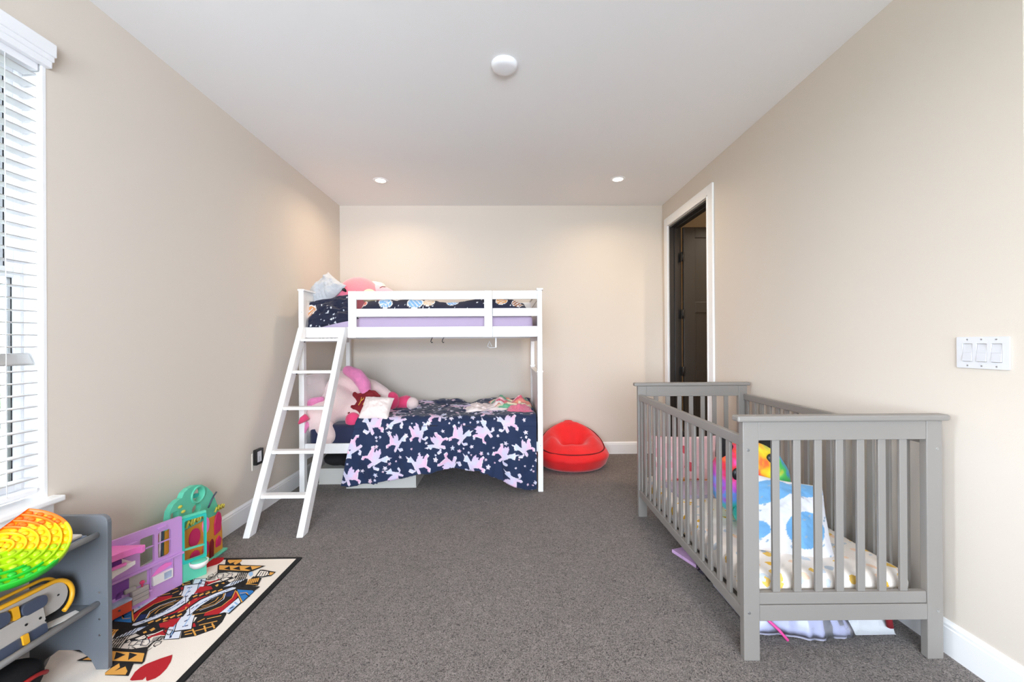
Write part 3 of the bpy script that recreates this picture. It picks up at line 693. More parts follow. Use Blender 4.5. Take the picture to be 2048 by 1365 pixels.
plush('tail_tip', MB().limb([(-1.21, 3.86, 1.715), (-1.14, 3.86, 1.705), (-1.09, 3.88, 1.685)], [.065, .06, .05]), 'palepink', t)
part('stitch', MB().tube([(-1.165, 3.80, 1.74), (-1.14, 3.797, 1.752), (-1.115, 3.81, 1.75)], .003, 6), 'redseam', t)

# big unicorn plush on the bottom bunk
t = thing('unicorn_plush', 'large cream and pink unicorn plush flopped on the bottom bunk', 'plush toy', (-1.5, 3.8, .56))
plush('body', MB().ell((-1.47, 3.86, .775), (.215, .20, .225)).ell((-1.40, 3.72, .66), (.16, .16, .13)).ell((-1.585, 3.535, .61), (.135, .12, .155), Euler((0, .35, 0)).to_matrix()).ell((-1.49, 3.66, .70), (.15, .16, .16)).limb([(-1.38, 3.66, .66), (-1.30, 3.56, .60)], [.085, .062]).limb([(-1.30, 3.92, .80), (-1.19, 3.88, .76), (-1.10, 3.86, .70)], [.10, .085, .07]), 'cream', t, .014, 10)
mz_ = plush('muzzle', MB().ell((-1.495, 3.45, .475), (.075, .07, .085)).ell((-1.53, 3.48, .53), (.08, .07, .07)), 'cream', t, .01)
mn = MB().limb([(-1.42, 3.70, 1.02-.03), (-1.34, 3.70, .95), (-1.28, 3.70, .87), (-1.26, 3.70, .79)], [.05, .062, .062, .05]); plush('mane', mn, 'pinkplush', t)
plush('forelock', MB().limb([(-1.695, 3.54, .62), (-1.685, 3.51, .70), (-1.63, 3.49, .745), (-1.56, 3.50, .765)], [.03, .04, .04, .025]), 'pinkplush', t)
part('ear', MB().tube([(-1.640, 3.40, .635), (-1.665, 3.375, .615), (-1.69, 3.365, .585)], [.030, .026, .008], 10), 'hotpink', t)
part('horn', MB().tube([(-1.66, 3.45, .58), (-1.668, 3.42, .53), (-1.665, 3.405, .50)], [.028, .022, .01], 10), 'pinkplush', t)
part('eye', MB().ell((-1.508, 3.425, .585), (.012, .012, .030), Euler((0, .25, 0)).to_matrix(), 2), 'black', t)
part('nostril', MB().ell((-1.478, 3.384, .485), (.007, .005, .009), sub=2), 'hotpink', mz_)
plush('front_hoof', MB().ell((-1.305, 3.505, .585), (.066, .05, .068)), 'hotpink', t, .01)
plush('rear_hoof', MB().ell((-1.07, 3.85, .70), (.065, .06, .085)), 'hotpink', t, .01)
plush('hind_leg', MB().limb([(-1.02, 3.93, .665), (-.96, 3.93, .675)], [.06, .068]), 'hotpink', t, .012)
plush('foot', MB().ell((-.90, 3.91, .665), (.062, .06, .06)), 'cream', t, .012)
# small things beside it
tag(pillow('blush_cushion', 'pillow', None, (-1.105, 3.50, .684), Euler((.85, .05, -.05)), .25, .22, .13, 11, .012, 40), 'small blush white cushion on the edge of the navy comforter', 'cushion')
u = np.linspace(0, 1, 40)[:, None]*np.ones((1, 40)); v = np.linspace(0, 1, 40)[None, :]*np.ones((40, 1))
P = np.stack([-1.36+.24*u, 3.53+.13*v, .61+.17*v+.05*fbm(u*3, v*3, 41)+.04*np.sin(u*3)], -1)
rs = thing('red_shirt', 'crumpled dark red cloth with gold print beside the unicorn plush', 'cloth', (-1.22, 3.7, .62))
surf('cloth', P, 'darkred', rs, solid=.02)
g = MB()
for k in range(5):
    a = P[13+k*3, 12+(k % 2)*6]; b_ = P[15+k*3, 24]; g.tube([a+np.array((0, -.004, .006)), (a+b_)/2+np.array((.008, -.004, .008)), b_+np.array((0, -.004, .006))], .004, 6)
part('gold_print', g, 'gold', rs)
# clothes piled at the right end
def rumple(name, label, m_, x0, x1, y0, y1, z0, h, seed, rot=0, cat='cloth', color=None):
    n = 60; u = np.linspace(0, 1, n)[:, None]*np.ones((1, n)); v = np.linspace(0, 1, n)[None, :]*np.ones((n, 1))
    e_ = (np.clip((1-(2*u-1)**4)*(1-(2*v-1)**4), 0, 1))**.6; nz = fbm(u*4+seed, v*4, seed, 4)
    a = (u-.5)*(x1-x0)*(1+.25*fbm(v*3, u*2, seed+3)); b_ = (v-.5)*(y1-y0)*(1+.25*fbm(u*3, v*2, seed+5))
    P = np.stack([(x0+x1)/2+a*math.cos(rot)-b_*math.sin(rot), (y0+y1)/2+a*math.sin(rot)+b_*math.cos(rot), z0+h*e_*(.6+.75*nz)], -1)
    return tag(surf(name, P, m_, None, None if color is None else color(u, v), solid=.008), label, cat)
rumple('pale_pink_blanket', 'pale pink blanket crumpled on the unicorn comforter', 'pillow', -.38, .02, 3.66, 4.0, .615, .075, 17)
def stripes(u, v):
    c = np.empty(u.shape+(3,)); k = (v*9+2*fbm(u*3, v*3, 77)).astype(int) % 5
    for i, q in enumerate(((110, 178, 140), (240, 226, 196), (236, 150, 130), (226, 92, 120), (246, 206, 206))): c[k == i] = lin(q)
    return c
rumple('striped_blanket', 'green cream and pink striped cloth heaped at the right end of the bottom bunk', 'print', -.16, .22, 3.74, 4.16, .62, .10, 23, .2, color=stripes)
rumple('pink_blanket', 'deep pink folded cloth against the right end of the bottom bunk', 'coraldark', -.02, .225, 3.60, 3.84, .615, .065, 29, .1)

# under the bed
def bin_(label, x0, x1, y0, y1, h):
    b = thing('storage_bin', label, 'storage bin', ((x0+x1)/2, (y0+y1)/2, 0)); c = MB(); th = .004
    tb = MB()
    for q in ((x0, x1, y0, y0+th, 0, h), (x0, x1, y1-th, y1, 0, h), (x0, x0+th, y0+th, y1-th, 0, h), (x1-th, x1, y0+th, y1-th, 0, h), (x0+th, x1-th, y0+th, y1-th, 0, th)): tb.box(*q)
    part('tub', tb, 'bin', b, bevel=.0015)
    part('base_rim', MB().box(x0-.003, x1+.003, y0-.003, y0, 0, .012).box(x1, x1+.003, y0, y1, 0, .012), 'bin', b, bevel=.001)
    part('lid', MB().box(x0-.006, x1+.006, y0-.006, y1+.006, h, h+.014), 'bin', b, bevel=.004)
bin_('long grey white storage bin under the comforter of the bottom bunk', -1.37, -.784, 3.53, 3.95, .145)
bin_('short grey white storage bin under the bed behind the ladder', -1.655, -1.40, 3.64, 4.0, .125)
bgm = MB().ell((-1.53, 3.78, .20), (.13, .15, .065)).ell((-1.43, 3.75, .19), (.09, .12, .055))
tag(plush('black_bag', bgm, 'blackcloth', None), 'black soft bag lying on the short bin under the bed', 'bag')
# ------------------------------------------------------------------ red bean bag
t = thing('bean_bag_chair', 'red plush bean bag chair between bunk bed and crib', 'bean bag', (.64, 4.12, 0))
n, k = 96, 34
cx, cy = .64, 4.115
th = np.linspace(0, 2*PI, n, endpoint=False)[:, None]
def rim(th_):
    c, s = np.cos(th_), np.sin(th_)
    back = np.clip(s, 0, 1)
    x = cx+c*(.318-.05*back**2); y = cy-.005+s*(.27-.02*back)
    z = .176+.045*np.clip(s*.8+.55, 0, 1)+.165*back**1.25
    return x, y, z
rows = []
for r_, z_ in ((.02, .004), (.24, .004), (.30, .012), (.335, .045), (.35, .085)):
    rows.append((cx+r_*np.cos(th), cy+r_*np.sin(th)*.87, z_+0*th))
bx_, by_, bz_ = rows[-1]; rx, ry, rz = rim(th)
for q in np.linspace(0.12, 1, 10):
    bulge = .028*math.sin(PI*q)
    rows.append((bx_+(rx-bx_)*q+bulge*np.cos(th), by_+(ry-by_)*q+bulge*np.sin(th), bz_+(rz-bz_)*q))
def seat(x, y, rho, zr):
    dx, dy = x-cx, y-cy
    puff = .05*np.sin(np.clip(rho, 0, 1)*PI)**.8
    plane = .185+.045*np.clip((dy/.27)*.8+.55, 0, 1)+.165*np.clip(dy/.25, 0, 1)**1.25
    dep = -.115*np.exp(-(dx/.115)**2-((dy-.0)/.12)**2)+.035*np.exp(-(dx/.12)**2-((dy+.14)/.06)**2)+.05*np.exp(-((np.abs(dx)-.21)/.07)**2-((dy+.0)/.13)**2)
    return plane*(1-rho**6)+zr*rho**6+puff+dep*(1-rho**4)
for q in np.linspace(.97, .03, 18):
    x = cx+(rx-cx)*q; y = cy+(ry-cy)*q; rows.append((x, y, seat(x, y, q+0*th, rz)))
P = np.stack([np.concatenate([r_[i]+0*th for r_ in rows], 1) for i in range(3)], -1)
P += (fbm(P[..., 0]*9, P[..., 2]*9+P[..., 1]*5, 61)*.012)[..., None]*np.array((1, 1, .6))*(P[..., 2:3] > .03)
surf('cushion', P, 'red', t, closed=True)
a = np.linspace(0, 2*PI, 80, endpoint=False); rx1, ry1, rz1 = rim(a)
part('piping', MB().tube(list(zip(rx1, ry1, rz1)), .006, 8, closed=True), 'redseam', t)
part('handle', MB().tube([(.59, 4.355, .385), (.61, 4.352, .398), (.64, 4.352, .400), (.67, 4.352, .397), (.69, 4.355, .385)], .010, 8), 'red', t)

# ------------------------------------------------------------------ crib
crib = thing('crib', 'grey slatted wooden baby crib along the right wall', 'crib', (.902, 1.569, 0), math.radians(-.6))
def cp(name, *boxes, bevel=.003):
    b = MB()
    for q in boxes: b.box(*q)
    return part(name, b, 'cribgrey', crib, local=True, bevel=bevel)
CW, CL, lw = .770, 1.344, .061
for y0, fl in ((0, 1), (CL-.03, -1)):
    y1 = y0+.03
    for x in (0, CW-lw): cp('leg', (x, x+lw, y0, y1, 0, .918))
    cp('top_cap', (-.025, CW+.022, y0-.012 if fl > 0 else y0-.006, y1+.006 if fl > 0 else y1+.012, .918, .942), bevel=.007)
    ya, yb = y0+.006, y0+.024
    cp('end_top_rail', (lw, CW-lw, y0+.002, y0+.028, .846, .918), bevel=.002)
    cp('end_upper_rail', (lw, CW-lw, y0+.004, y0+.026, .214, .259), bevel=.003)
    cp('end_bottom_rail', (lw, CW-lw, y0+.001, y0+.029, .152, .2125), bevel=.002)
    for i in range(7):
        x = .131+.0824*i; cp('end_slat', (x-.0145, x+.0145, ya+.001, ya+.013, .259, .846), bevel=.002)
for x0 in (.004, CW-.028):
    x1 = x0+.024
    cp('side_top_rail', (x0, x1, .03, CL-.03, .818, .860), bevel=.004)
    cp('side_bottom_rail', (x0, x1, .03, CL-.03, .146, .190), bevel=.004)
    for i in range(16):
        y = .052+.0823*i; cp('side_slat', (x0+.006, x0+.018, y-.016, y+.016, .190, .818), bevel=.002)
for x in (.02, CW-.02):
    for z in (.81, .185): part('bolt', MB().cyl((x, .002, z), (x, -.0015, z), .0055, n=12).cyl((x, -.0014, z), (x, -.0022, z), .003, n=6), 'steel', crib, local=True)
part('bracket', MB().box(.006, .020, .0295, .032, .83, .90), 'steel', crib, local=True)
cp('mattress_support', (.03, CW-.03, .035, CL-.035, .152, .166), bevel=0)
o = part('crib_mattress', MB().box(.940, 1.615, 1.612, 2.866, .166, .305), 'cribsheet', None, bevel=.05, seg=5)
for p in o.data.polygons: p.use_smooth = True
tag(o, 'crib mattress with yellow and grey leaf print sheet', 'mattress')
p_ = pillow('pink_floral_pillow', 'pinkpad', None, (1.23, 2.77, .442), Euler((1.33, 0, 0)), .50, .30, .10, 51, .012, 44)
tag(p_, 'pink floral pad propped against the far end of the crib', 'pillow')
tb = part('board_book', MB().box(-.17, .17, -.12, .12, 0, .022, Matrix.Translation((1.17, 2.53, .306)) @ Matrix.Rotation(.05, 4, 'Z')), 'mauve', None, bevel=.003)
tag(tb, 'flat mauve board book lying on the crib mattress before the pink pad', 'book')
# rainbow plush
pc = np.array((1.265, 2.15, .50)); R_ = .196
t = thing('rainbow_plush', 'round rainbow tie-dye plush toy with dark eyes in the crib', 'plush toy', (1.265, 2.15, .31))
n, k = 120, 70
la = np.linspace(0, 2*PI, n, endpoint=False)[:, None]; ph = np.linspace(-PI/2, PI/2, k)[None, :]
sx = np.cos(la)*np.cos(ph); sy = np.sin(la)*np.cos(ph); sz = np.sin(ph)+0*la
wob = 1+.03*fbm(sx*4+5, sz*4+sy*3, 71)
PP = np.stack([pc[0]+sx*R_*wob, pc[1]+sy*R_*.80*wob, pc[2]+sz*R_*1.02*wob], -1)
ang = (np.degrees(np.arctan2(sz, sx))+360+28*fbm(sx*5, sz*5, 73)*2) % 360
K = [(0, (60, 190, 90)), (40, (120, 214, 110)), (62, (244, 226, 40)), (88, (250, 190, 30)), (105, (250, 120, 50)), (135, (236, 46, 60)), (165, (240, 90, 190)), (190, (190, 90, 220)), (212, (90, 160, 240)), (240, (60, 200, 190)), (262, (70, 190, 90)), (290, (250, 170, 40)), (318, (60, 130, 220)), (340, (40, 150, 190)), (360, (60, 190, 90))]
cl = np.stack([np.interp(ang, [q[0] for q in K], [lin(q[1])[i] for q in K]) for i in range(3)], -1)
edge_ = sx+.12*fbm(sz*6, sx*6, 79)*2
for lo_, hi_, c_ in ((.35, .55, (70, 196, 90)), (.66, .82, (40, 130, 214))):
    g_ = np.clip((edge_-lo_)/(hi_-lo_), 0, 1)[..., None]; cl = cl*(1-g_)+np.array(lin(c_))*g_
surf('body', PP, 'print', t, cl, closed=True)
for dx in (-.14, .12):
    part('ear', MB().cyl((pc[0]+dx*.8, pc[1]+.01, pc[2]+.13), (pc[0]+dx*1.06, pc[1]+.02, pc[2]+.275), .055, .012, 20).ell((pc[0]+dx*1.05, pc[1]+.02, pc[2]+.262), (.022, .02, .02)), 'blackcloth', t)
for dx, dz in ((-.125, .065), (.048, .135)):
    part('eye', MB().ell((pc[0]+dx, pc[1]-math.sqrt(max(0, 1-(dx/R_)**2-(dz/R_)**2))*R_*.8, pc[2]+dz), (.022, .012, .03)), 'black', t)
part('nose', MB().ell((pc[0]-.03, pc[1]-.152, pc[2]+.05), (.022, .012, .014)), 'darkred', t)
plush('foot', MB().ell((pc[0]-.10, pc[1]-.13, pc[2]-.13), (.05, .06, .05)), 'teal', t, .01)
# white and blue pillow
def whale(x, y, z):
    c = np.empty(x.shape+(3,)); c[:] = lin((232, 233, 240))
    for a, b, r1, r2, rt in ((-.10, .075, .13, .05, .45), (.05, -.06, .09, .07, .6), (.07, .12, .10, .035, .2), (-.16, -.10, .07, .04, .3)):
        q = inpoly(x, y, oval(a, b, r1, r2, 26, rt)); c[q] = lin((112, 172, 222))
    r = random.Random(4)
    for _ in range(26):
        a, b = r.uniform(-.2, .2), r.uniform(-.17, .17); q = inpoly(x, y, oval(a, b, .008, .004, 8, r.uniform(0, 3))); c[q] = lin((150, 176, 200))
    return c
p_ = pillow('nursing_pillow', 'print', None, (1.262, 1.86, .430), Euler((.95, .16, -.20)), .36, .35, .15, 81, .012, 90, whale, puff=.5)
tag(p_, 'white pillow with light blue shapes at the near end of the crib', 'pillow')
part('care_tag', MB().box(1.385, 1.412, 1.905, 1.909, .43, .475), 'plastic', p_)
# under the crib
zb = thing('zip_bag', 'clear plastic zip bag of lilac bedding under the crib', 'bag', (1.27, 1.75, 0))
n = 50; u = np.linspace(0, 1, n)[:, None]*np.ones((1, n)); v = np.linspace(0, 1, n)[None, :]*np.ones((n, 1))
dome = (np.clip((1-(2*u-1)**4)*(1-(2*v-1)**4), 0, 1))**.5
P = np.stack([1.02+.40*u, 1.655+.42*v+.05*fbm(u*4, v*3, 91)+.05*(2*u-1)**2*(1-v), .012+.125*dome*(.8+.6*fbm(u*4, v*4, 93, 4))], -1); surf('bedding', P, 'lilaccloth', zb, solid=.01)
P2 = P+np.array((0, -.012, .010)); surf('clear_cover', P2, 'clear', zb, solid=.002)
part('zip', MB().tube([(1.03, 1.705, .105), (1.06, 1.685, .085), (1.10, 1.668, .05), (1.13, 1.655, .014)], .006, 8), 'pinkzip', zb)
zb2 = thing('soft_pouch', 'grey translucent pouch with crimson strap under the crib right side', 'bag', (1.48, 1.74, 0))
P = np.stack([1.38+.22*u, 1.68+.34*v, .012+.115*dome*(.8+.7*fbm(u*4+3, v*4, 95, 4))], -1); surf('pouch', P, 'greyfab', zb2, solid=.008)
part('strap', MB().tube([(1.545, 1.70, .14), (1.56, 1.675, .10), (1.565, 1.67, .05)], .012, 8), 'darkred', zb2)
bk = part('picture_book', MB().box(-.13, .13, -.10, .10, 0, .018, Matrix.Translation((1.105, 2.335, .004)) @ Matrix.Rotation(.35, 4, 'Z')), 'bookpink', None, bevel=.002)
tag(bk, 'thin lilac book on the carpet sticking out under the crib', 'book')
bk = part('plastic_case', MB().box(-.07, .07, -.03, .03, 0, .05, Matrix.Translation((1.075, 2.185, .002)) @ Matrix.Rotation(.25, 4, 'Z')), 'clear', None, bevel=.012, seg=3)
tag(bk, 'small clear bluish plastic case under the crib side', 'case')
tag(part('black_toy', MB().cyl((1.02, 2.095, .022), (1.05, 2.105, .022), .022, n=20), 'black', None, bevel=.004), 'small black round toy on the carpet under the crib side', 'toy')

# ------------------------------------------------------------------ playing card rug
RX0, RX1, RY0, RY1 = -1.803, -1.180, 1.470, 2.385; RCX, RCY = -1.5, 1.954
rug = thing('playing_card_rug', 'cream king of hearts playing card rug with black border', 'rug', (RCX, RCY, 0))
part('pile', MB().prism(rrect(RX0, RX1, RY0, RY1, .006, 3), (0, 0, 0), (1, 0, 0), (0, 1, 0), .008), 'rugblack', rug, bevel=.002)
part('field', MB().box(RX0+.004, RX1-.026, RY0+.026, RY1-.020, .006, .0092), 'rugbase', rug)
RUG = [
('p','r_black',[(-0.1434,-0.2162),(-0.213,-0.0875),(-0.1922,0.0174),(-0.1556,0.128),(-0.1384,0.1609),(-0.0765,0.1729),(0.002,0.1571),(0.0694,0.1621),(0.1446,0.0504),(0.2253,-0.0695),(0.1347,-0.0753),(0.1124,-0.0853),(0.0824,-0.1361),(0.0427,-0.1351),(0.0053,-0.1829),(-0.035,-0.2006),(-0.0798,-0.1831)],0),
('p','r_red',[(-0.0233,0.0118),(0.0267,0.0584),(0.036,0.0768),(0.0324,0.0056),(0.0038,-0.028)],0),
('p','r_red',[(-0.0611,0.1521),(0.002,0.1571),(0.0181,0.1234),(-0.0323,0.0925)],0),
('p','r_gold',[(-0.0281,0.0642),(-0.0129,0.092),(0.0212,0.1135),(0.0272,0.1024),(-0.0025,0.0778),(-0.0182,0.0535)],0),
('p','r_gold',[(-0.0053,-0.0527),(-0.0107,-0.0163),(0.0047,-0.0081),(0.0147,-0.0282),(0.0025,-0.0446),(0.0202,-0.0561),(0.0102,-0.0613)],0),
('p','r_black',[(-0.0781,-0.1831),(-0.0511,-0.1476),(0.0066,-0.0984),(0.0366,-0.1274),(0.0012,-0.178),(-0.0404,-0.1981)],0),
('p','r_gold',[(-0.0383,-0.1626),(-0.0306,-0.1481),(-0.0153,-0.1583),(-0.0197,-0.1727)],0),
('p','r_gold',[(-0.0193,-0.1335),(-0.003,-0.1162),(0.0145,-0.1293),(-0.0006,-0.1439)],0),
('p','r_gold',[(-0.0526,-0.1766),(-0.0467,-0.1682),(-0.0341,-0.1771),(-0.0408,-0.1864)],0),
('p','r_red',[(-0.0073,-0.2082),(0.0426,-0.1475),(0.0607,-0.1984),(0.0354,-0.1954),(0.0122,-0.2064),(0.008,-0.2223)],0),
('p','r_red',[(-0.0369,-0.0999),(0.0104,-0.0365),(0.0199,-0.0935),(0.006,-0.1061)],0),
('p','r_red',[(0.0784,-0.131),(0.1261,-0.1246),(0.1539,-0.1528),(0.107,-0.1614)],0),
('p','r_black',[(0.1369,-0.2187),(0.1019,-0.1613),(0.1468,-0.1477),(0.1186,-0.096),(0.1347,-0.0753),(0.2253,-0.0695),(0.2421,-0.1199),(0.2428,-0.1648),(0.1904,-0.2063)],0),
('s','r_gold',[(0.1342,-0.1172),(0.1468,-0.0968)],0.006),
('s','r_gold',[(0.1609,-0.0971),(0.2059,-0.0771)],0.006),
('s','r_gold',[(0.1564,-0.138),(0.2141,-0.1141)],0.006),
('s','r_gold',[(0.1256,-0.1811),(0.1515,-0.1674)],0.006),
('s','r_gold',[(0.1401,-0.1957),(0.1613,-0.1892)],0.006),
('s','r_gold',[(0.1444,-0.1623),(0.1869,-0.2015)],0.006),
('s','r_gold',[(0.1807,-0.1436),(0.2127,-0.1786)],0.006),
('s','r_gold',[(0.2042,-0.1291),(0.2359,-0.1598)],0.006),
('s','r_gold',[(0.1671,-0.175),(0.2253,-0.1447)],0.006),
('p','r_black',[(0.0704,-0.1206),(0.0696,-0.0816),(0.1084,-0.0799),(0.1242,-0.122),(0.0983,-0.1415)],0),
('p','r_cream',[(0.0736,-0.1182),(0.0785,-0.0887),(0.1071,-0.0852),(0.1168,-0.1167),(0.095,-0.1349)],0),
('p','r_black',[(0.0738,-0.2262),(0.0353,-0.1571),(0.0182,-0.1065),(0.0201,-0.0467),(0.0289,0.0104),(0.0451,0.0641),(0.0855,0.1381),(0.1124,0.0982),(0.0888,0.0289),(0.0729,-0.0342),(0.0687,-0.0826),(0.0569,-0.1033),(0.0765,-0.1359),(0.0908,-0.1413),(0.1365,-0.2224)],0),
('p','r_pale',[(0.0747,-0.2226),(0.0401,-0.1597),(0.0236,-0.1102),(0.0258,-0.0518),(0.0333,0.0044),(0.0496,0.0578),(0.0906,0.1307),(0.1076,0.1054),(0.0845,0.035),(0.0686,-0.0285),(0.0632,-0.0777),(0.0508,-0.0985),(0.0731,-0.1358),(0.0881,-0.1422),(0.1305,-0.2177)],0),
('s','r_navy',[(0.0834,-0.1943),(0.073,-0.1605)],0.007),
('s','r_navy',[(0.0543,-0.1453),(0.0634,-0.1356)],0.007),
('s','r_navy',[(0.092,-0.213),(0.0718,-0.1798)],0.007),
('s','r_navy',[(0.0367,-0.1147),(0.0411,-0.094)],0.007),
('s','r_navy',[(0.0504,-0.0837),(0.0515,-0.0623)],0.007),
('s','r_navy',[(0.0495,-0.0459),(0.0506,-0.0235)],0.007),
('s','r_navy',[(0.0573,-0.018),(0.0578,0.0108)],0.007),
('s','r_navy',[(0.0634,0.0284),(0.0685,0.0524)],0.007),
('s','r_navy',[(0.0831,0.0582),(0.0891,0.0766)],0.007),
('s','r_lblue',[(0.0839,-0.1989),(0.0496,-0.1352),(0.0443,-0.0621),(0.0559,0.0286),(0.0924,0.1051)],0.004),
('p','r_black',[(-0.1385,-0.2232),(-0.1342,-0.1897),(-0.0962,-0.1265),(-0.0708,-0.0438),(-0.0768,0.0249),(-0.0928,0.0783),(-0.1226,0.1304),(-0.1467,0.1666),(-0.0796,0.1798),(-0.0434,0.1218),(-0.0213,0.0566),(-0.0137,0.0022),(-0.0262,-0.0549),(-0.0598,-0.1375),(-0.0793,-0.1939),(-0.119,-0.2114)],0),
('p','r_pale',[(-0.1383,-0.22),(-0.129,-0.1936),(-0.091,-0.1317),(-0.0646,-0.0484),(-0.07,0.02),(-0.0872,0.0751),(-0.1161,0.127),(-0.1384,0.1609),(-0.1045,0.1681),(-0.0785,0.1729),(-0.0498,0.1252),(-0.0277,0.0611),(-0.0196,0.007),(-0.0328,-0.0492),(-0.0648,-0.1323),(-0.0834,-0.19),(-0.1225,-0.2076)],0),
('s','r_navy',[(-0.1066,0.1399),(-0.0919,0.1462)],0.007),
('s','r_navy',[(-0.08,0.1001),(-0.0744,0.1128)],0.007),
('s','r_navy',[(-0.061,0.0558),(-0.0564,0.0742)],0.007),
('s','r_navy',[(-0.055,0.0196),(-0.0467,0.0373)],0.007),
('s','r_navy',[(-0.052,-0.0209),(-0.0511,-0.0038)],0.007),
('s','r_navy',[(-0.0535,-0.0542),(-0.0446,-0.0434)],0.007),
('s','r_navy',[(-0.0586,-0.0862),(-0.0498,-0.0758)],0.007),
('s','r_navy',[(-0.0679,-0.112),(-0.0628,-0.1018)],0.007),
('s','r_navy',[(-0.0785,-0.1469),(-0.0701,-0.1372)],0.007),
('s','r_lblue',[(-0.1124,-0.194),(-0.071,-0.1322),(-0.0554,-0.0431),(-0.059,0.0436),(-0.0959,0.1463)],0.004),
('s','r_black',[(0.0942,-0.4046),(0.0709,-0.3708),(0.0491,-0.3315),(0.0458,-0.3072),(0.0518,-0.2824),(0.042,-0.2565),(0.0423,-0.2344),(0.0607,-0.2259),(0.0568,-0.2075)],0.004),
('s','r_black',[(0.0669,-0.2636),(0.0796,-0.2486),(0.0748,-0.2352),(0.0559,-0.2392),(0.0597,-0.2569),(0.0744,-0.2651)],0.003),
('s','r_black',[(0.0541,-0.2992),(0.064,-0.2785),(0.0645,-0.27)],0.003),
('s','r_ink',[(0.0364,-0.2387),(0.0227,-0.2113)],0.002),
('s','r_ink',[(0.0391,-0.2352),(0.0268,-0.2095)],0.002),
('s','r_ink',[(0.0419,-0.2317),(0.0308,-0.2078)],0.002),
('s','r_ink',[(0.0447,-0.2282),(0.0349,-0.2061)],0.002),
('s','r_ink',[(0.0475,-0.2247),(0.0389,-0.2043)],0.002),
('s','r_ink',[(0.0503,-0.2211),(0.043,-0.2026)],0.002),
('s','r_ink',[(0.0531,-0.2175),(0.0471,-0.2008)],0.002),
('s','r_black',[(0.0011,-0.3183),(0.0015,-0.302),(0.019,-0.2942),(0.038,-0.307),(0.0339,-0.3211),(0.0129,-0.3246),(0.0011,-0.3183)],0.003),
('s','r_black',[(0.0097,-0.3145),(0.014,-0.3023),(0.0308,-0.3109)],0.003),
('s','r_black',[(-0.0508,-0.313),(-0.0454,-0.3009),(-0.0328,-0.2929)],0.003),
('s','r_black',[(-0.0387,-0.3273),(-0.0253,-0.3257),(-0.0263,-0.3116)],0.003),
('s','r_black',[(-0.0207,-0.2636),(-0.0072,-0.2682),(0.0101,-0.2772),(0.0076,-0.2813)],0.0025),
('s','r_ink',[(-0.0248,-0.2763),(-0.0303,-0.2633)],0.002),
('s','r_ink',[(-0.0196,-0.2329),(0.0072,-0.238)],0.002),
('s','r_ink',[(-0.023,-0.2505),(0.0105,-0.2491)],0.002),
('s','r_black',[(-0.1293,-0.2346),(-0.1194,-0.2214),(-0.111,-0.2079)],0.0028),
('s','r_black',[(-0.1149,-0.2482),(-0.1109,-0.2243),(-0.1061,-0.209)],0.0028),
('s','r_black',[(-0.1007,-0.2616),(-0.1025,-0.2272),(-0.1013,-0.21)],0.0028),
('s','r_black',[(-0.0867,-0.2748),(-0.0941,-0.2301),(-0.0965,-0.211)],0.0028),
('s','r_black',[(-0.073,-0.2877),(-0.0857,-0.233),(-0.0917,-0.2121)],0.0028),
('p','r_black',[(-0.07,-0.2558),(-0.0791,-0.2269),(-0.054,-0.2047),(-0.0354,-0.1889),(-0.006,-0.206),(-0.0002,-0.2221),(-0.0236,-0.2283),(-0.0522,-0.2321),(-0.0679,-0.2428)],0),
('p','r_cream',[(-0.0676,-0.2361),(-0.067,-0.2227),(-0.0522,-0.2321)],0),
('p','r_cream',[(-0.0482,-0.2186),(-0.0291,-0.1961),(-0.0106,-0.2081),(-0.0108,-0.2173),(-0.0289,-0.2259)],0),
('p','r_black',[(-0.0327,-0.3433),(0.0576,-0.3376),(0.0789,-0.3747),(0.1009,-0.412),(0.0099,-0.4062),(-0.0008,-0.3951),(-0.0018,-0.3728)],0),
('p','r_gold',[(0.001,-0.3969),(0.0012,-0.3729),(0.0094,-0.3501),(0.0305,-0.3698),(0.0275,-0.3884),(0.0479,-0.3664),(0.0763,-0.3896),(0.0842,-0.4062),(0.0081,-0.4044)],0),
('p','r_red',[(0.1781,-0.3105),(0.1898,-0.327),(0.2014,-0.347),(0.2133,-0.3818),(0.2144,-0.4112),(0.2091,-0.4253),(0.1909,-0.4371),(0.1827,-0.4335),(0.1681,-0.4172),(0.1691,-0.4314),(0.132,-0.434),(0.1216,-0.4302),(0.1077,-0.394),(0.1084,-0.3717),(0.1158,-0.3566),(0.147,-0.3299)],0),
('p','r_red',[(-0.0418,0.1034),(-0.0519,0.1476),(0.0008,0.1518),(0.0272,0.126),(-0.0066,0.1078),(-0.0357,0.0846)],0),
('p','r_black',[(-0.033,0.0457),(-0.0418,0.0821),(0.0262,0.1069),(0.0688,0.1387),(0.1171,0.16),(0.1154,0.1375),(0.0703,0.0897),(0.0088,0.0651),(-0.0196,0.0403)],0),
('p','r_gold',[(-0.0265,0.066),(-0.0191,0.0815),(-0.0079,0.0749),(-0.0174,0.0581)],0),
('p','r_gold',[(-0.0047,0.0769),(0.0029,0.0926),(0.0141,0.0859),(0.0044,0.0688)],0),
('p','r_gold',[(0.0174,0.0879),(0.0252,0.1037),(0.0364,0.097),(0.0265,0.0798)],0),
('p','r_gold',[(0.0398,0.0991),(0.0478,0.115),(0.059,0.1082),(0.0488,0.0908)],0),
('p','r_gold',[(0.0624,0.1103),(0.0707,0.1265),(0.0818,0.1196),(0.0714,0.102)],0),
('p','r_red',[(-0.0118,0.03),(0.0248,0.0647),(0.0671,0.0898),(0.0311,0.0389),(0.0186,-0.0099)],0),
('p','r_red',[(0.1466,0.1146),(0.1758,0.0869),(0.191,0.0707),(0.2,-0.0002),(0.1889,-0.068),(0.133,-0.08),(0.1206,-0.0548),(0.1666,-0.0138),(0.173,0.0453)],0),
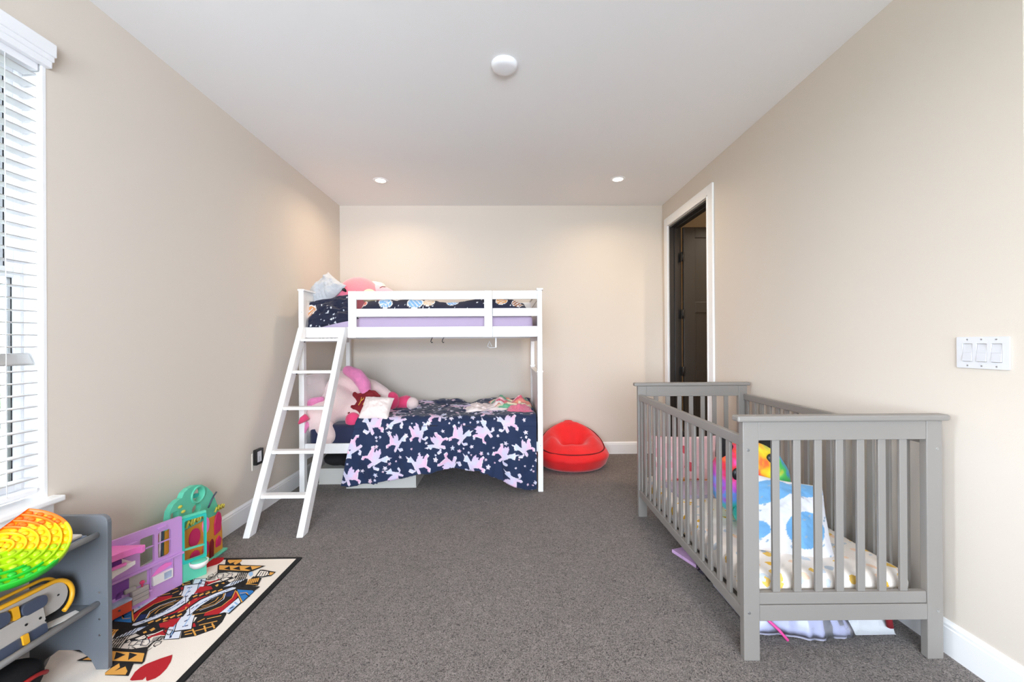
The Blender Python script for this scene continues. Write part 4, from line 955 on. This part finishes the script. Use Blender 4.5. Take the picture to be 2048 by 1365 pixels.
('p','r_black',[(0.1375,0.1286),(0.1262,0.1016),(0.0967,0.0654),(0.0677,0.0057),(0.0658,-0.0488),(0.0725,-0.0695),(0.1223,-0.0571),(0.1649,-0.0114),(0.1744,0.0479),(0.1554,0.1035)],0),
('p','r_navy',[(0.1367,0.1148),(0.1223,0.0883),(0.1338,0.0618),(0.1594,0.0611),(0.1508,0.0982)],0),
('s','r_gold',[(0.1484,0.1118),(0.1727,0.0505),(0.1649,-0.0114),(0.1223,-0.0571),(0.0743,-0.0718)],0.004),
('s','r_gold',[(0.1093,0.0887),(0.1245,0.0569),(0.122,0.0067),(0.0873,-0.0213),(0.0709,-0.0396)],0.004),
('s','r_gold',[(0.1022,0.0575),(0.1075,0.0319),(0.0944,0.0026),(0.0741,-0.0114)],0.004),
('s','r_pale',[(0.1158,0.0885),(0.1383,0.0412),(0.1272,-0.0007),(0.0861,-0.04)],0.0035),
('p','r_black',[(0.0658,-0.076),(0.0155,-0.0098),(0.0241,0.0442),(0.06,0.0953),(0.1109,0.1443),(0.135,0.1425),(0.1481,0.1173),(0.11,0.0876),(0.0828,0.0426),(0.0715,-0.0161)],0),
('p','r_pale',[(0.0636,-0.0692),(0.0241,-0.0172),(0.033,0.0364),(0.0662,0.0887),(0.1154,0.1375),(0.1344,0.1359),(0.1401,0.1246),(0.1056,0.0941),(0.0765,0.0494),(0.063,-0.0087)],0),
('s','r_navy',[(0.0394,-0.0295),(0.0395,-0.0129)],0.005),
('s','r_navy',[(0.0462,-0.0121),(0.0479,0.0028)],0.005),
('s','r_navy',[(0.0531,0.0056),(0.0563,0.0188)],0.005),
('s','r_navy',[(0.0602,0.0237),(0.065,0.035)],0.005),
('s','r_navy',[(0.0674,0.042),(0.0737,0.0515)],0.005),
('s','r_navy',[(0.0748,0.0608),(0.0827,0.0683)],0.005),
('s','r_navy',[(0.086,0.0745),(0.0947,0.0811)],0.005),
('s','r_navy',[(0.0936,0.0939),(0.1039,0.0984)],0.005),
('s','r_navy',[(0.1014,0.1136),(0.1134,0.116)],0.005),
('s','r_lblue',[(0.0527,-0.0392),(0.0549,0.0233),(0.0815,0.0736),(0.121,0.129)],0.003),
('p','r_black',[(0.1906,-0.0725),(0.1978,0.0601),(0.2433,0.0109),(0.2383,-0.0692),(0.2232,-0.062)],0),
('p','r_pale',[(0.1918,-0.0658),(0.203,0.0497),(0.2348,0.0146),(0.2307,-0.0622),(0.208,-0.0571)],0),
('p','r_lblue',[(0.2138,-0.048),(0.2125,-0.0054),(0.2313,-0.0155),(0.2321,-0.0577)],0),
('s','r_navy',[(0.2163,-0.0294),(0.2222,-0.02)],0.008),
('s','r_lblue',[(0.2088,0.0143),(0.231,-0.001)],0.008),
('p','r_black',[(0.1377,0.1258),(0.1807,0.1481),(0.2532,0.1394),(0.2469,0.1092),(0.2487,0.0956),(0.2464,0.0084),(0.1571,0.1035)],0),
('p','r_blue',[(0.153,0.1171),(0.2371,0.1067),(0.247,0.0957),(0.2426,0.0589),(0.2416,0.0209)],0),
('s','r_gold',[(0.1587,0.1034),(0.2416,0.0159)],0.005),
('s','r_gold',[(0.1872,0.0866),(0.213,0.0912),(0.2327,0.0748)],0.004),
('s','r_black',[(0.2007,0.0704),(0.2197,0.0804),(0.249,0.0587)],0.005),
('p','r_black',[(0.1513,0.1477),(0.1604,0.1645),(0.1621,0.2325),(0.2164,0.2158),(0.2364,0.1482),(0.1849,0.1412)],0),
('s','r_gold',[(0.1724,0.1613),(0.1583,0.2054)],0.006),
('s','r_gold',[(0.1802,0.1657),(0.1664,0.2076)],0.006),
('s','r_gold',[(0.1882,0.1701),(0.1746,0.2098)],0.006),
('s','r_gold',[(0.1961,0.1745),(0.1828,0.2119)],0.006),
('s','r_gold',[(0.2041,0.1789),(0.1909,0.2141)],0.006),
('s','r_gold',[(0.2121,0.1834),(0.1991,0.2163)],0.006),
('s','r_gold',[(0.1672,0.1643),(0.2279,0.157)],0.004),
('p','r_black',[(0.1727,0.2291),(0.159,0.2954),(0.1769,0.2949),(0.2586,0.2715),(0.2542,0.2361),(0.2162,0.2219)],0),
('p','r_cream',[(0.1776,0.2351),(0.1684,0.2855),(0.2121,0.2766),(0.2366,0.2458),(0.2108,0.2311)],0),
('p','r_gold',[(0.2384,0.2426),(0.2257,0.2711),(0.2533,0.2653),(0.2489,0.2424)],0),
('s','r_black',[(0.1897,0.2378),(0.1795,0.2756)],0.004),
('s','r_black',[(0.203,0.2375),(0.193,0.2752)],0.004),
('s','r_black',[(0.2162,0.2371),(0.2064,0.2748)],0.004),
('s','r_black',[(0.2295,0.2367),(0.2199,0.2745)],0.004),
('p','r_lblue',[(0.1224,0.2551),(0.1156,0.2773),(0.1336,0.2737),(0.1509,0.2481),(0.1484,0.2298)],0),
('s','r_black',[(0.0594,0.2725),(0.0822,0.2135),(0.0957,0.1549)],0.0035),
('s','r_black',[(0.0693,0.2723),(0.0922,0.2132),(0.107,0.1557)],0.0035),
('s','r_black',[(0.0792,0.272),(0.1022,0.2129),(0.1183,0.1565)],0.0035),
('s','r_black',[(0.0891,0.2717),(0.1122,0.2127),(0.1296,0.1574)],0.0035),
('s','r_black',[(0.0991,0.2715),(0.1222,0.2124),(0.141,0.1582)],0.0035),
('s','r_black',[(0.109,0.2712),(0.1322,0.2121),(0.1523,0.159)],0.0035),
('s','r_black',[(-0.0513,0.2693),(-0.0464,0.2474),(-0.0506,0.2292),(-0.048,0.2111),(-0.063,0.2085),(-0.0696,0.2176),(-0.0633,0.2325),(-0.0506,0.2292)],0.004),
('s','r_black',[(-0.0736,0.1999),(-0.0402,0.1815),(-0.0242,0.1638),(-0.0689,0.1707),(-0.077,0.2)],0.003),
('s','r_ink',[(-0.0315,0.2408),(-0.0341,0.2594),(-0.0095,0.2588),(0.0083,0.2275),(-0.0117,0.2221),(-0.0315,0.2408)],0.003),
('s','r_ink',[(0.0215,0.2333),(0.0187,0.258),(0.0398,0.2574),(0.05,0.2264),(0.0312,0.2239)],0.003),
('s','r_black',[(0.0147,0.2034),(0.0239,0.2121)],0.003),
('s','r_ink',[(-0.0188,0.1984),(0.0099,0.2006)],0.0025),
('s','r_black',[(0.0001,0.1574),(-0.0021,0.1747),(0.0496,0.1966),(0.079,0.1725)],0.003),
('p','r_black',[(0.0439,0.1394),(0.0296,0.1623),(0.0472,0.1704),(0.0683,0.1443)],0),
('p','r_black',[(-0.0473,0.266),(-0.1006,0.3454),(-0.1019,0.3576),(0.168,0.3346),(0.1375,0.296),(0.1135,0.2666),(0.0086,0.2784)],0),
('p','r_gold',[(-0.0631,0.3015),(-0.0932,0.3466),(0.1489,0.3304),(0.1212,0.2996),(0.1027,0.2841)],0),
('p','r_black',[(-0.0421,0.3094),(-0.0303,0.3368),(0.0007,0.2965)],0),
('p','r_black',[(0.0047,0.3081),(0.0253,0.3339),(0.0561,0.2924)],0),
('p','r_black',[(0.0695,0.3063),(0.0871,0.3322),(0.1219,0.2899)],0),
('p','r_black',[(-0.0654,0.3048),(-0.0456,0.2914),(-0.0541,0.2884)],0),
]
pr = MB(); names = sorted({c for _, c, _, _ in RUG}); zr = .0093
def flat(poly, mi, z):
    pr.mi = mi; vs = [pr.b.verts.new((RCX+x, RCY+y, z)) for x, y in poly]
    for tri in tessellate_polygon([[Vector((x, y, 0)) for x, y in poly]]): pr._f([vs[i] for i in tri])
for kind, c, pts, wd in RUG:
    for sg in (1, -1):
        pp = [(max(RX0+.006-RCX, min(RX1-.028-RCX, x*sg)), y*sg) for x, y in pts]; zr += .00001
        if kind == 'p': flat(pp, names.index(c), zr)
        else:
            for (x0, y0), (x1, y1) in zip(pp, pp[1:]):
                d = math.hypot(x1-x0, y1-y0)
                if d < 1e-5: continue
                nx, ny = -(y1-y0)/d*wd/2, (x1-x0)/d*wd/2; ex, ey = (x1-x0)/d*wd*.3, (y1-y0)/d*wd*.3
                flat([(x0+nx-ex, y0+ny-ey), (x0-nx-ex, y0-ny-ey), (x1-nx+ex, y1-ny+ey), (x1+nx+ex, y1+ny+ey)], names.index(c), zr)
me = bpy.data.meshes.new('printed_king'); bmesh.ops.translate(pr.b, vec=(-RCX, -RCY, 0), verts=pr.b.verts[:])
for f in pr.b.faces:
    if f.normal.z < 0: f.normal_flip()
pr.b.to_mesh(me); pr.b.free()
for c in names: me.materials.append(M[c])
link('printed_king', me, rug)
RT = .010                                              # top of the rug

# ------------------------------------------------------------------ toy shelf
sh = thing('toy_shelf', 'blue grey two-tier toy shelf below the window', 'shelf', (-1.65, 1.12, 0))
prof = [(-1.795, RT), (-1.755, RT), (-1.735, .05), (-1.69, .085), (-1.61, .085), (-1.57, .05), (-1.55, RT), (-1.505, RT)]
prof += [(-1.505, .560)]+[(-1.533+.028*math.cos(q), .560+.028*math.sin(q)) for q in (.4, .8, 1.2)]+[(-1.533, .588), (-1.795, .588)]
for y in (1.575, .62):
    part('end_panel', MB().prism(prof, (0, y+.018, 0), (1, 0, 0), (0, 0, 1), .018), 'shelfgrey', sh, bevel=.003)
for z, xf in ((.512, -1.545), (.254, -1.545)):
    part('shelf_board', MB().box(-1.79, xf, .638, 1.575, z-.012, z), 'shelfgrey', sh, bevel=.002)
    part('front_rail', MB().cyl((-1.543, .638, z+.004), (-1.543, 1.575, z+.004), .0105, n=16), 'railgrey', sh)
    part('back_rail', MB().box(-1.795, -1.783, .638, 1.575, z-.012, z+.05), 'shelfgrey', sh, bevel=.002)
for z in (.14, .20, .30): part('screw_cap', MB().cyl((-1.535, 1.575, z), (-1.535, 1.5735, z), .004, n=10), 'steel', sh)
# magazines on the upper tier
mg = part('magazine', MB().box(-.13, .13, -.10, .10, 0, .010, Matrix.Translation((-1.690, 1.455, .5135)) @ Matrix.Rotation(.12, 4, 'Z') @ Matrix.Rotation(.04, 4, 'Y')), 'bookblue', None, bevel=.003)
tag(mg, 'blue and white picture book lying on the upper shelf tier', 'book')
mg = part('magazine', MB().box(-.12, .12, -.10, .10, 0, .012, Matrix.Translation((-1.685, 1.445, .526)) @ Matrix.Rotation(.02, 4, 'Z') @ Matrix.Rotation(.04, 4, 'Y')), 'toywhite', None, bevel=.005)
tag(mg, 'white edged board book on top of the blue picture book', 'book')
# bubble board
bb = thing('bubble_fidget_board', 'large round rainbow bubble popping fidget board on the shelf top', 'fidget toy', (-1.591, 1.32, .512))
bc = Vector((-1.591, 1.32, .593)); bn = Vector((.544, -.281, 1)).normalized()
e2 = (Vector((0, 0, 1))-bn*bn.z).normalized(); e1 = e2.cross(bn)       # e2 up the slope, e1 along it
BR = .155
def chordcut(p):                                     # cut off beyond the straight edge
    a, b = Vector((-.058, .127, .067)), Vector((-.046, .037, .036)); d = (b-a).normalized(); nn = d.cross(bn); cen = Vector((0, 0, 0))
    s0 = (cen-a).dot(nn); s_ = (p-a).dot(nn); return p if s_*s0 >= 0 else p-nn*s_
BD = Vector((.60, .66, -.14)); BD = (BD-bn*BD.dot(bn)).normalized(); BW = bn.cross(BD)
if BW.z < 0: BW = -BW
B1, B2, B3 = (sum(Vector(p).dot(BW) for p in q)/len(q) for q in (((.039, .143, .019), (.008, .081, .018)), ((.099, .087, -.029), (.058, .033, -.022), (.019, -.017, -.015)), ((.113, -.003, -.062), (.065, -.017, -.04), (.037, -.032, -.029))))
def bcol(p):                                          # colour bands across the board
    b = p.dot(BW); return 0 if b > B1 else (1 if b > B2 else (2 if b > B3-.012 else 3))
bm_ = ['p_orange', 'p_yellow', 'p_lime', 'p_green']
def bpt(r, q, h): return bc+chordcut(e1*(r*math.cos(q))+e2*(r*math.sin(q)))+bn*h
def sheet(rows, name):
    g = MB(); n = 120
    vs = [[g.b.verts.new(bpt(r, 2*PI*k/n, h)) for k in range(n)] for r, h in rows]
    for A, B in zip(vs, vs[1:]):
        for k in range(n):
            c_ = sum((A[k].co, B[k].co, A[(k+1) % n].co, B[(k+1) % n].co), Vector())/4-bc; g.mi = bcol(c_); g._f([A[k], A[(k+1) % n], B[(k+1) % n], B[k]], True)
    return part(name, g, bm_, bb)
sheet([(.002, -.014), (.151, -.014), (BR, -.011), (BR, .010), (.152, .013), (.148, .012), (.146, .002), (.002, .002)], 'base')
for i in range(1, 6):
    r = BR*i/6; sheet([(r-.0028, .001), (r-.0024, .010), (r, .0115), (r+.0024, .010), (r+.0028, .001)], 'ring_ridge')
bub = []
for c_ in bm_:
    g = MB().ell((0, 0, 0), (.0088, .0105, .0058), None, 2); me = bpy.data.meshes.new('bubble'); g.b.to_mesh(me); g.b.free(); me.materials.append(M[c_]); bub.append(me)
for i in range(6):
    r = BR*(i+.5)/6-.0005; nb = max(4, round(2*PI*r/.030))
    for k in range(nb):
        q = 2*PI*(k+.5*(i % 2))/nb; p = e1*(r*math.cos(q))+e2*(r*math.sin(q))
        if (chordcut(p*1.08)-p*1.08).length > 1e-6: continue
        ob = link('bubble', bub[bcol(p)], bb); R4 = (Matrix((e1, e2, bn)).transposed() @ Matrix.Rotation(q, 3, 'Z')).to_4x4()
        R4.translation = bc+p+bn*.003-bb.location; ob.matrix_local = R4
# grey toy with amber edging on the lower tier
ty = thing('track_toy', 'grey toy plane body with amber edging on the lower shelf tier', 'toy', (-1.6, 1.25, .24))
Yq = lambda q, r, yc, zc: (yc+r*math.cos(q), zc+r*math.sin(q))
def stad(y0, y1, z0a, z1a, z0b, z1b, n=12):
    o = [(y0, z0a)]; c, r = (z0b+z1b)/2, (z1b-z0b)/2
    o += [(y1+r*1.0*math.cos(q), c+r*math.sin(q)) for q in np.linspace(-PI/2, PI/2, n)]; o.append((y0, z1a)); return o
ex, ey = Vector((0, 1, 0)), Vector((-.18, 0, 1)).normalized()
o0 = Vector((-1.588, 0, .263))
bd = stad(.95, 1.478, .035, .135, .022, .122)
part('body', MB().prism(bd, o0-Vector((.05, 0, 0)), ex, ey, .05), 'toygrey', ty, bevel=.006, seg=3)
pts = [o0+ex*a+ey*b for a, b in stad(.95, 1.482, .028, .147, .012, .130, 18)]
part('edging', MB().tube(pts[3:], .0075, 8), 'amber', ty)
pts = [o0-Vector((.045, 0, 0))+ex*a+ey*b for a, b in stad(.95, 1.482, .030, .153, .016, .136, 18)]
part('edging', MB().tube(pts[9:], .006, 8), 'amber', ty)
part('chassis', MB().prism(rrect(.95, 1.435, -.002, .075, .008), o0-Vector((.008, 0, 0)), ex, ey, .022), 'toygrey', ty, bevel=.004)
for a0, a1, b0, b1 in ((1.375, 1.45, .072, .112), (1.26, 1.345, .08, .122), (1.1, 1.22, .08, .122)):
    part('window', MB().prism(rrect(a0, a1, b0, b1, .018), o0+Vector((.001, 0, 0)), ex, ey, .016), 'toyslate', ty, bevel=.004)
part('skirt', MB().prism(rrect(.95, 1.43, -.008, .022, .006), o0+Vector((.012, 0, 0)), ex, ey, .01), 'toyslate', ty, bevel=.003)
part('clip', MB().prism(rrect(1.355, 1.372, -.004, .028, .004), o0+Vector((.020, 0, 0)), ex, ey, .008), 'amber', ty, bevel=.002)
part('clip', MB().prism(rrect(1.352, 1.371, .078, .118, .004), o0+Vector((.002, 0, 0)), ex, ey, .012), 'amber', ty, bevel=.002)
for a_, b_ in ((1.495, .078), (1.42, .045), (1.435, .028), (1.38, .05)): part('screw_hole', MB().cyl(o0+ex*a_+ey*b_+Vector((-.001 if a_ > 1.47 else .014, 0, 0)), o0+ex*a_+ey*b_+Vector((.0012 if a_ > 1.47 else .016, 0, 0)), .004, n=10), 'black', ty)
tag(part('paper_scrap', MB().box(-.045, .045, -.02, .02, 0, .002, Matrix.Translation((-1.585, 1.49, .2555)) @ Matrix.Rotation(1.2, 4, 'Z')), 'toywhite', None), 'white paper scrap on the lower shelf tier', 'paper')
bl = thing('toy_bag', 'black round toy bag with red trim under the shelf', 'bag', (-1.67, 1.40, RT))
plush('body', MB().ell((-1.685, 1.38, .085), (.085, .13, .075)), 'blackcloth', bl, .01)
part('red_trim', MB().tube([(-1.685+.088*math.cos(q), 1.38+.115*math.sin(q)+.012, .085+.03*math.cos(q*2)) for q in np.linspace(0, 2*PI, 40, endpoint=False)], .007, 8, closed=True), 'redbag', bl)

# ------------------------------------------------------------------ lilac playhouse wall
ph_ = thing('lilac_playhouse', 'lilac dollhouse wall with pink loft standing on the rug', 'dollhouse', (-1.71, 2.0, RT))
A0 = Vector((-1.759, 1.858, 0)); es = Vector((.337, .941, 0)).normalized(); ez = Vector((0, 0, 1)); en = es.cross(ez)
def pb(name, s0, s1, z0, z1, d0, d1, m_, bevel=.002, parent=ph_):
    b = MB(); b.prism([(s0, z0), (s1, z0), (s1, z1), (s0, z1)], A0+en*d0, es, ez, d1-d0); return part(name, b, m_, parent, bevel=bevel)
b = MB().prism(rrect(-.09, .287, RT, .358, .008), A0-en*.010, es, ez, .014, [rrect(.106, .164, .186, .320, .006), rrect(.180, .236, .190, .318, .012)])
part('wall', b, 'purple', ph_, bevel=.002)
for s0, s1 in ((.106, .164), (.180, .236)): pb('window_bar', s0, s1, .262, .268, -.004, .002, 'purple', .001)
pb('ledge', -.09, .29, .168, .178, .004, .016, 'purple'); pb('top_handle', .175, .215, .335, .343, .004, .016, 'purple', .003)
pb('louvre', .038, .088, .262, .312, .004, .006, 'deeppurple')
for k in range(4): pb('louvre_slat', .040, .086, .266+k*.012, .271+k*.012, .006, .011, 'purple', .001)
pb('awning', .030, .092, .310, .320, .004, .022, 'purple')
pb('recess', .062, .132, .105, .165, .004, .0052, 'toygrey', .0005)
pb('recess', -.06, .062, .10, .165, .004, .0055, 'deeppurple', .0005)
pb('pocket_frame', .142, .146, .07, .165, .004, .014, 'purple'); pb('pocket_frame', .236, .240, .07, .165, .004, .014, 'purple')
b = MB().prism([(.147, .118), (.236, .138), (.236, .150), (.21, .158), (.18, .150)], A0+en*.004, es, ez, .006); part('cushion', b, 'magenta' if False else 'pinktoy', ph_, bevel=.002)
pb('counter', .150, .236, .078, .122, .004, .020, 'toywhite'); pb('counter_print', .196, .228, .086, .118, .020, .0212, 'bookblue', .0004); pb('foot', .130, .148, .058, .068, .004, .02, 'purple', .003)
fr_ = pb('fridge', .064, .130, .036, .10, .004, .026, 'toygrey', .003)
for z in (.058, .078): pb('fridge_seam', .066, .128, z, z+.0015, .026, .0265, 'toyslate', 0, fr_)
part('red_cap', MB().cyl(A0+es*.108+ez*.10+en*.014, A0+es*.108+ez*.112+en*.014, .004, n=10).ell(A0+es*.108+ez*.12+en*.014, (.010, .010, .010), sub=2), 'hotpink', ph_)
pb('sink', .040, .085, .100, .118, .004, .018, 'toygrey', .003); pb('frame_print', .012, .034, .090, .116, .004, .0055, 'deeppurple', .0004)
cb_ = pb('cabinet', -.02, .056, .026, .074, .004, .038, 'toyred', .003); pb('cabinet_top', -.02, .057, .074, .084, .004, .040, 'bookblue', .003)
part('cabinet_knob', MB().cyl(A0+es*.008+ez*.055+en*.038, A0+es*.008+ez*.055+en*.042, .004, n=10), 'toyslate', cb_)
# loft: pink roof on a white balcony
lo = MB().prism([(-.10, .004), (.006, .004), (.058, .128), (.040, .136), (.030, .118), (-.02, .110), (-.10, .108)], A0+ez*.308, es, en, -.030)
part('loft_roof', lo, 'pinktoy', ph_, bevel=.003)
pb('loft_rim', -.10, .0, .272, .284, .098, .110, 'pinktoy', .004)
b = MB().prism([(-.10, .185), (-.080, .185), (-.066, .222), (-.035, .240), (.0, .246), (.036, .256), (.036, .272), (-.10, .272)], A0+en*.092, es, ez, .008); part('balcony', b, 'toywhite', ph_, bevel=.002)
pb('balcony_floor', -.10, .03, .262, .270, .004, .10, 'toywhite'); pb('loft_inside', -.09, -.005, .272, .296, .03, .085, 'deeppurple')
for k, (c_, w_) in enumerate((('toyred', .012), ('toywhite', .010), ('toyslate', .006), ('ochre', .018))):
    s0 = .184+k*.014; b = MB().prism([(s0, .15), (s0+w_, .15), (s0+w_+.006, .33), (s0+.006, .33)], A0-en*.036, es, ez, .008); part('backdrop_strip', b, c_, ph_, bevel=.001)
part('backdrop_top', MB().prism(oval(.232, .315, .016, .014), A0-en*.034, es, ez, .008), 'mint', ph_, bevel=.002)
pb('backdrop_brace', .17, .25, RT, .165, -.040, -.028, 'purple')

# ------------------------------------------------------------------ mint play cafe
mc = thing('mint_playhouse', 'mint green toy cafe with arched top and orange front by the wall', 'dollhouse', (-1.70, 2.3, RT))
FX_ = -1.735; ya, za = Vector((0, 1, 0)), Vector((0, 0, 1))
out = [(2.10, RT), (2.491, RT), (2.488, .12), (2.48, .189), (2.459, .271), (2.435, .33), (2.411, .377), (2.372, .418), (2.33, .448), (2.279, .462), (2.235, .460), (2.205, .448), (2.19, .425), (2.165, .424), (2.135, .412), (2.112, .385), (2.104, .34)]
fc_ = part('facade', MB().prism(out, (FX_, 0, 0), ya, za, .028, [oval(2.300, .404, .040, .036), oval(2.290, .330, .032, .026), rrect(2.116, 2.165, .315, .372, .010)]), 'mint', mc, bevel=.004)
part('porthole_ring', MB().tube([(FX_+.03, y, z) for y, z in oval(2.300, .404, .046, .042, 36)], .006, 8, closed=True), 'mint', fc_)
part('porthole_face', MB().prism(oval(2.305, .395, .022, .012), (FX_+.004, 0, 0), ya, za, .01), 'teal', mc, bevel=.002)
for q in (((2.175, .385), .010), ((2.195, .352), .009)): part('gem', MB().ell((FX_+.03, *q[0]), (.006, .014, .008), sub=2), 'toyyellow', mc)
part('facade_groove', MB().tube([(FX_+.028, 2.445, .385-.02), (FX_+.03, 2.42, .352), (FX_+.03, 2.40, .332), (FX_+.03, 2.375, .30)], .005, 6), 'toyslate', mc)
part('shop_front', MB().prism([(2.13, RT), (2.487, RT), (2.484, .12), (2.476, .188), (2.44, .235), (2.30, .245), (2.13, .250)], (FX_+.028, 0, 0), ya, za, .006), 'ochre', mc, bevel=.001)
def deco(poly, m_, name, d=.034, tk=.008): return part(name, MB().prism(poly, (FX_+d, 0, 0), ya, za, tk), m_, mc, bevel=.002)
deco([(2.415, .125), (2.462, .135), (2.470, .20), (2.462, .235), (2.445, .252), (2.425, .235), (2.412, .19)], 'magenta', 'fruit_sign')
deco([(2.425, .050), (2.460, .048), (2.468, .085), (2.450, .108), (2.428, .092)], 'magenta', 'fruit_window')
deco([(2.375, RT), (2.402, RT), (2.406, .09), (2.396, .115), (2.38, .105)], 'darkred', 'door')
deco(oval(2.262, .185, .038, .048), 'magenta', 'fruit_window'); deco(oval(2.345, .215, .024, .044), 'pinktoy', 'popsicle')
deco(oval(2.262, .075, .034, .038), 'magenta', 'fruit_window'); deco(oval(2.345, .085, .022, .04), 'magenta', 'fruit_window')
sq = MB()
for k in range(3): sq.tube([(FX_+.045, 2.408+k*.022, .262+.006*k), (FX_+.05, 2.415+k*.022, .286), (FX_+.05, 2.424+k*.022, .268), (FX_+.05, 2.430+k*.022, .292-.006*k), (FX_+.046, 2.436+k*.02, .262)], .006, 6)
part('squiggle_sign', sq, 'toyyellow', mc)
sq = MB()
for k in range(3): sq.tube([(FX_+.04, 2.20+k*.045, .262), (FX_+.044, 2.215+k*.045, .292), (FX_+.044, 2.226+k*.045, .266), (FX_+.044, 2.238+k*.045, .298), (FX_+.04, 2.245+k*.045, .270)], .006, 6)
part('squiggle_sign', sq, 'toyyellow', mc)
part('base', MB().box(FX_+.0, FX_+.055, 2.12, 2.50, RT-.0095, RT+.004), 'mint', mc, bevel=.003)
F0 = Vector((-1.668, 2.130, 0)); fs = Vector((.064, .089, 0)).normalized(); fn = fs.cross(ez)
L_ = .1105
def fpb(name, poly, m_, d0, d1, holes=(), bevel=.002): return part(name, MB().prism(poly, F0+fn*d0, fs, ez, d1-d0, holes), m_, mc, bevel=bevel)
fpb('front_panel', rrect(0, L_, RT, .349, .004), 'mint', -.012, 0, [rrect(.013, L_-.010, .118, .326, .008)])
fpb('front_frame', rrect(.004, L_-.001, .105, .338, .008), 'teal', 0, .008, [rrect(.014, L_-.011, .119, .325, .008)])
fpb('window_bar', [(.013, .172), (L_-.010, .168), (L_-.010, .176), (.013, .181)], 'mint', -.008, .006)
for z in (.30, .235, .16, .12): fpb('hinge_knuckle', rrect(-.007, .006, z-.012, z+.012, .003), 'teal', -.010, .004)
sk = MB().lathe([(0, -.028), (.028, -.026), (.040, -.012), (.042, .004), (.038, .006), (.034, -.002), (0, -.004)], F0+fs*.070+fn*.022+ez*.100, n=28); sb_ = part('sink_bowl', sk, 'toywhite', mc)
part('sink_top', MB().lathe([(0, .0), (.034, .0), (.034, .006), (.026, .010), (0, .010)], F0+fs*.070+fn*.022+ez*.100, n=28), 'mint', sb_)
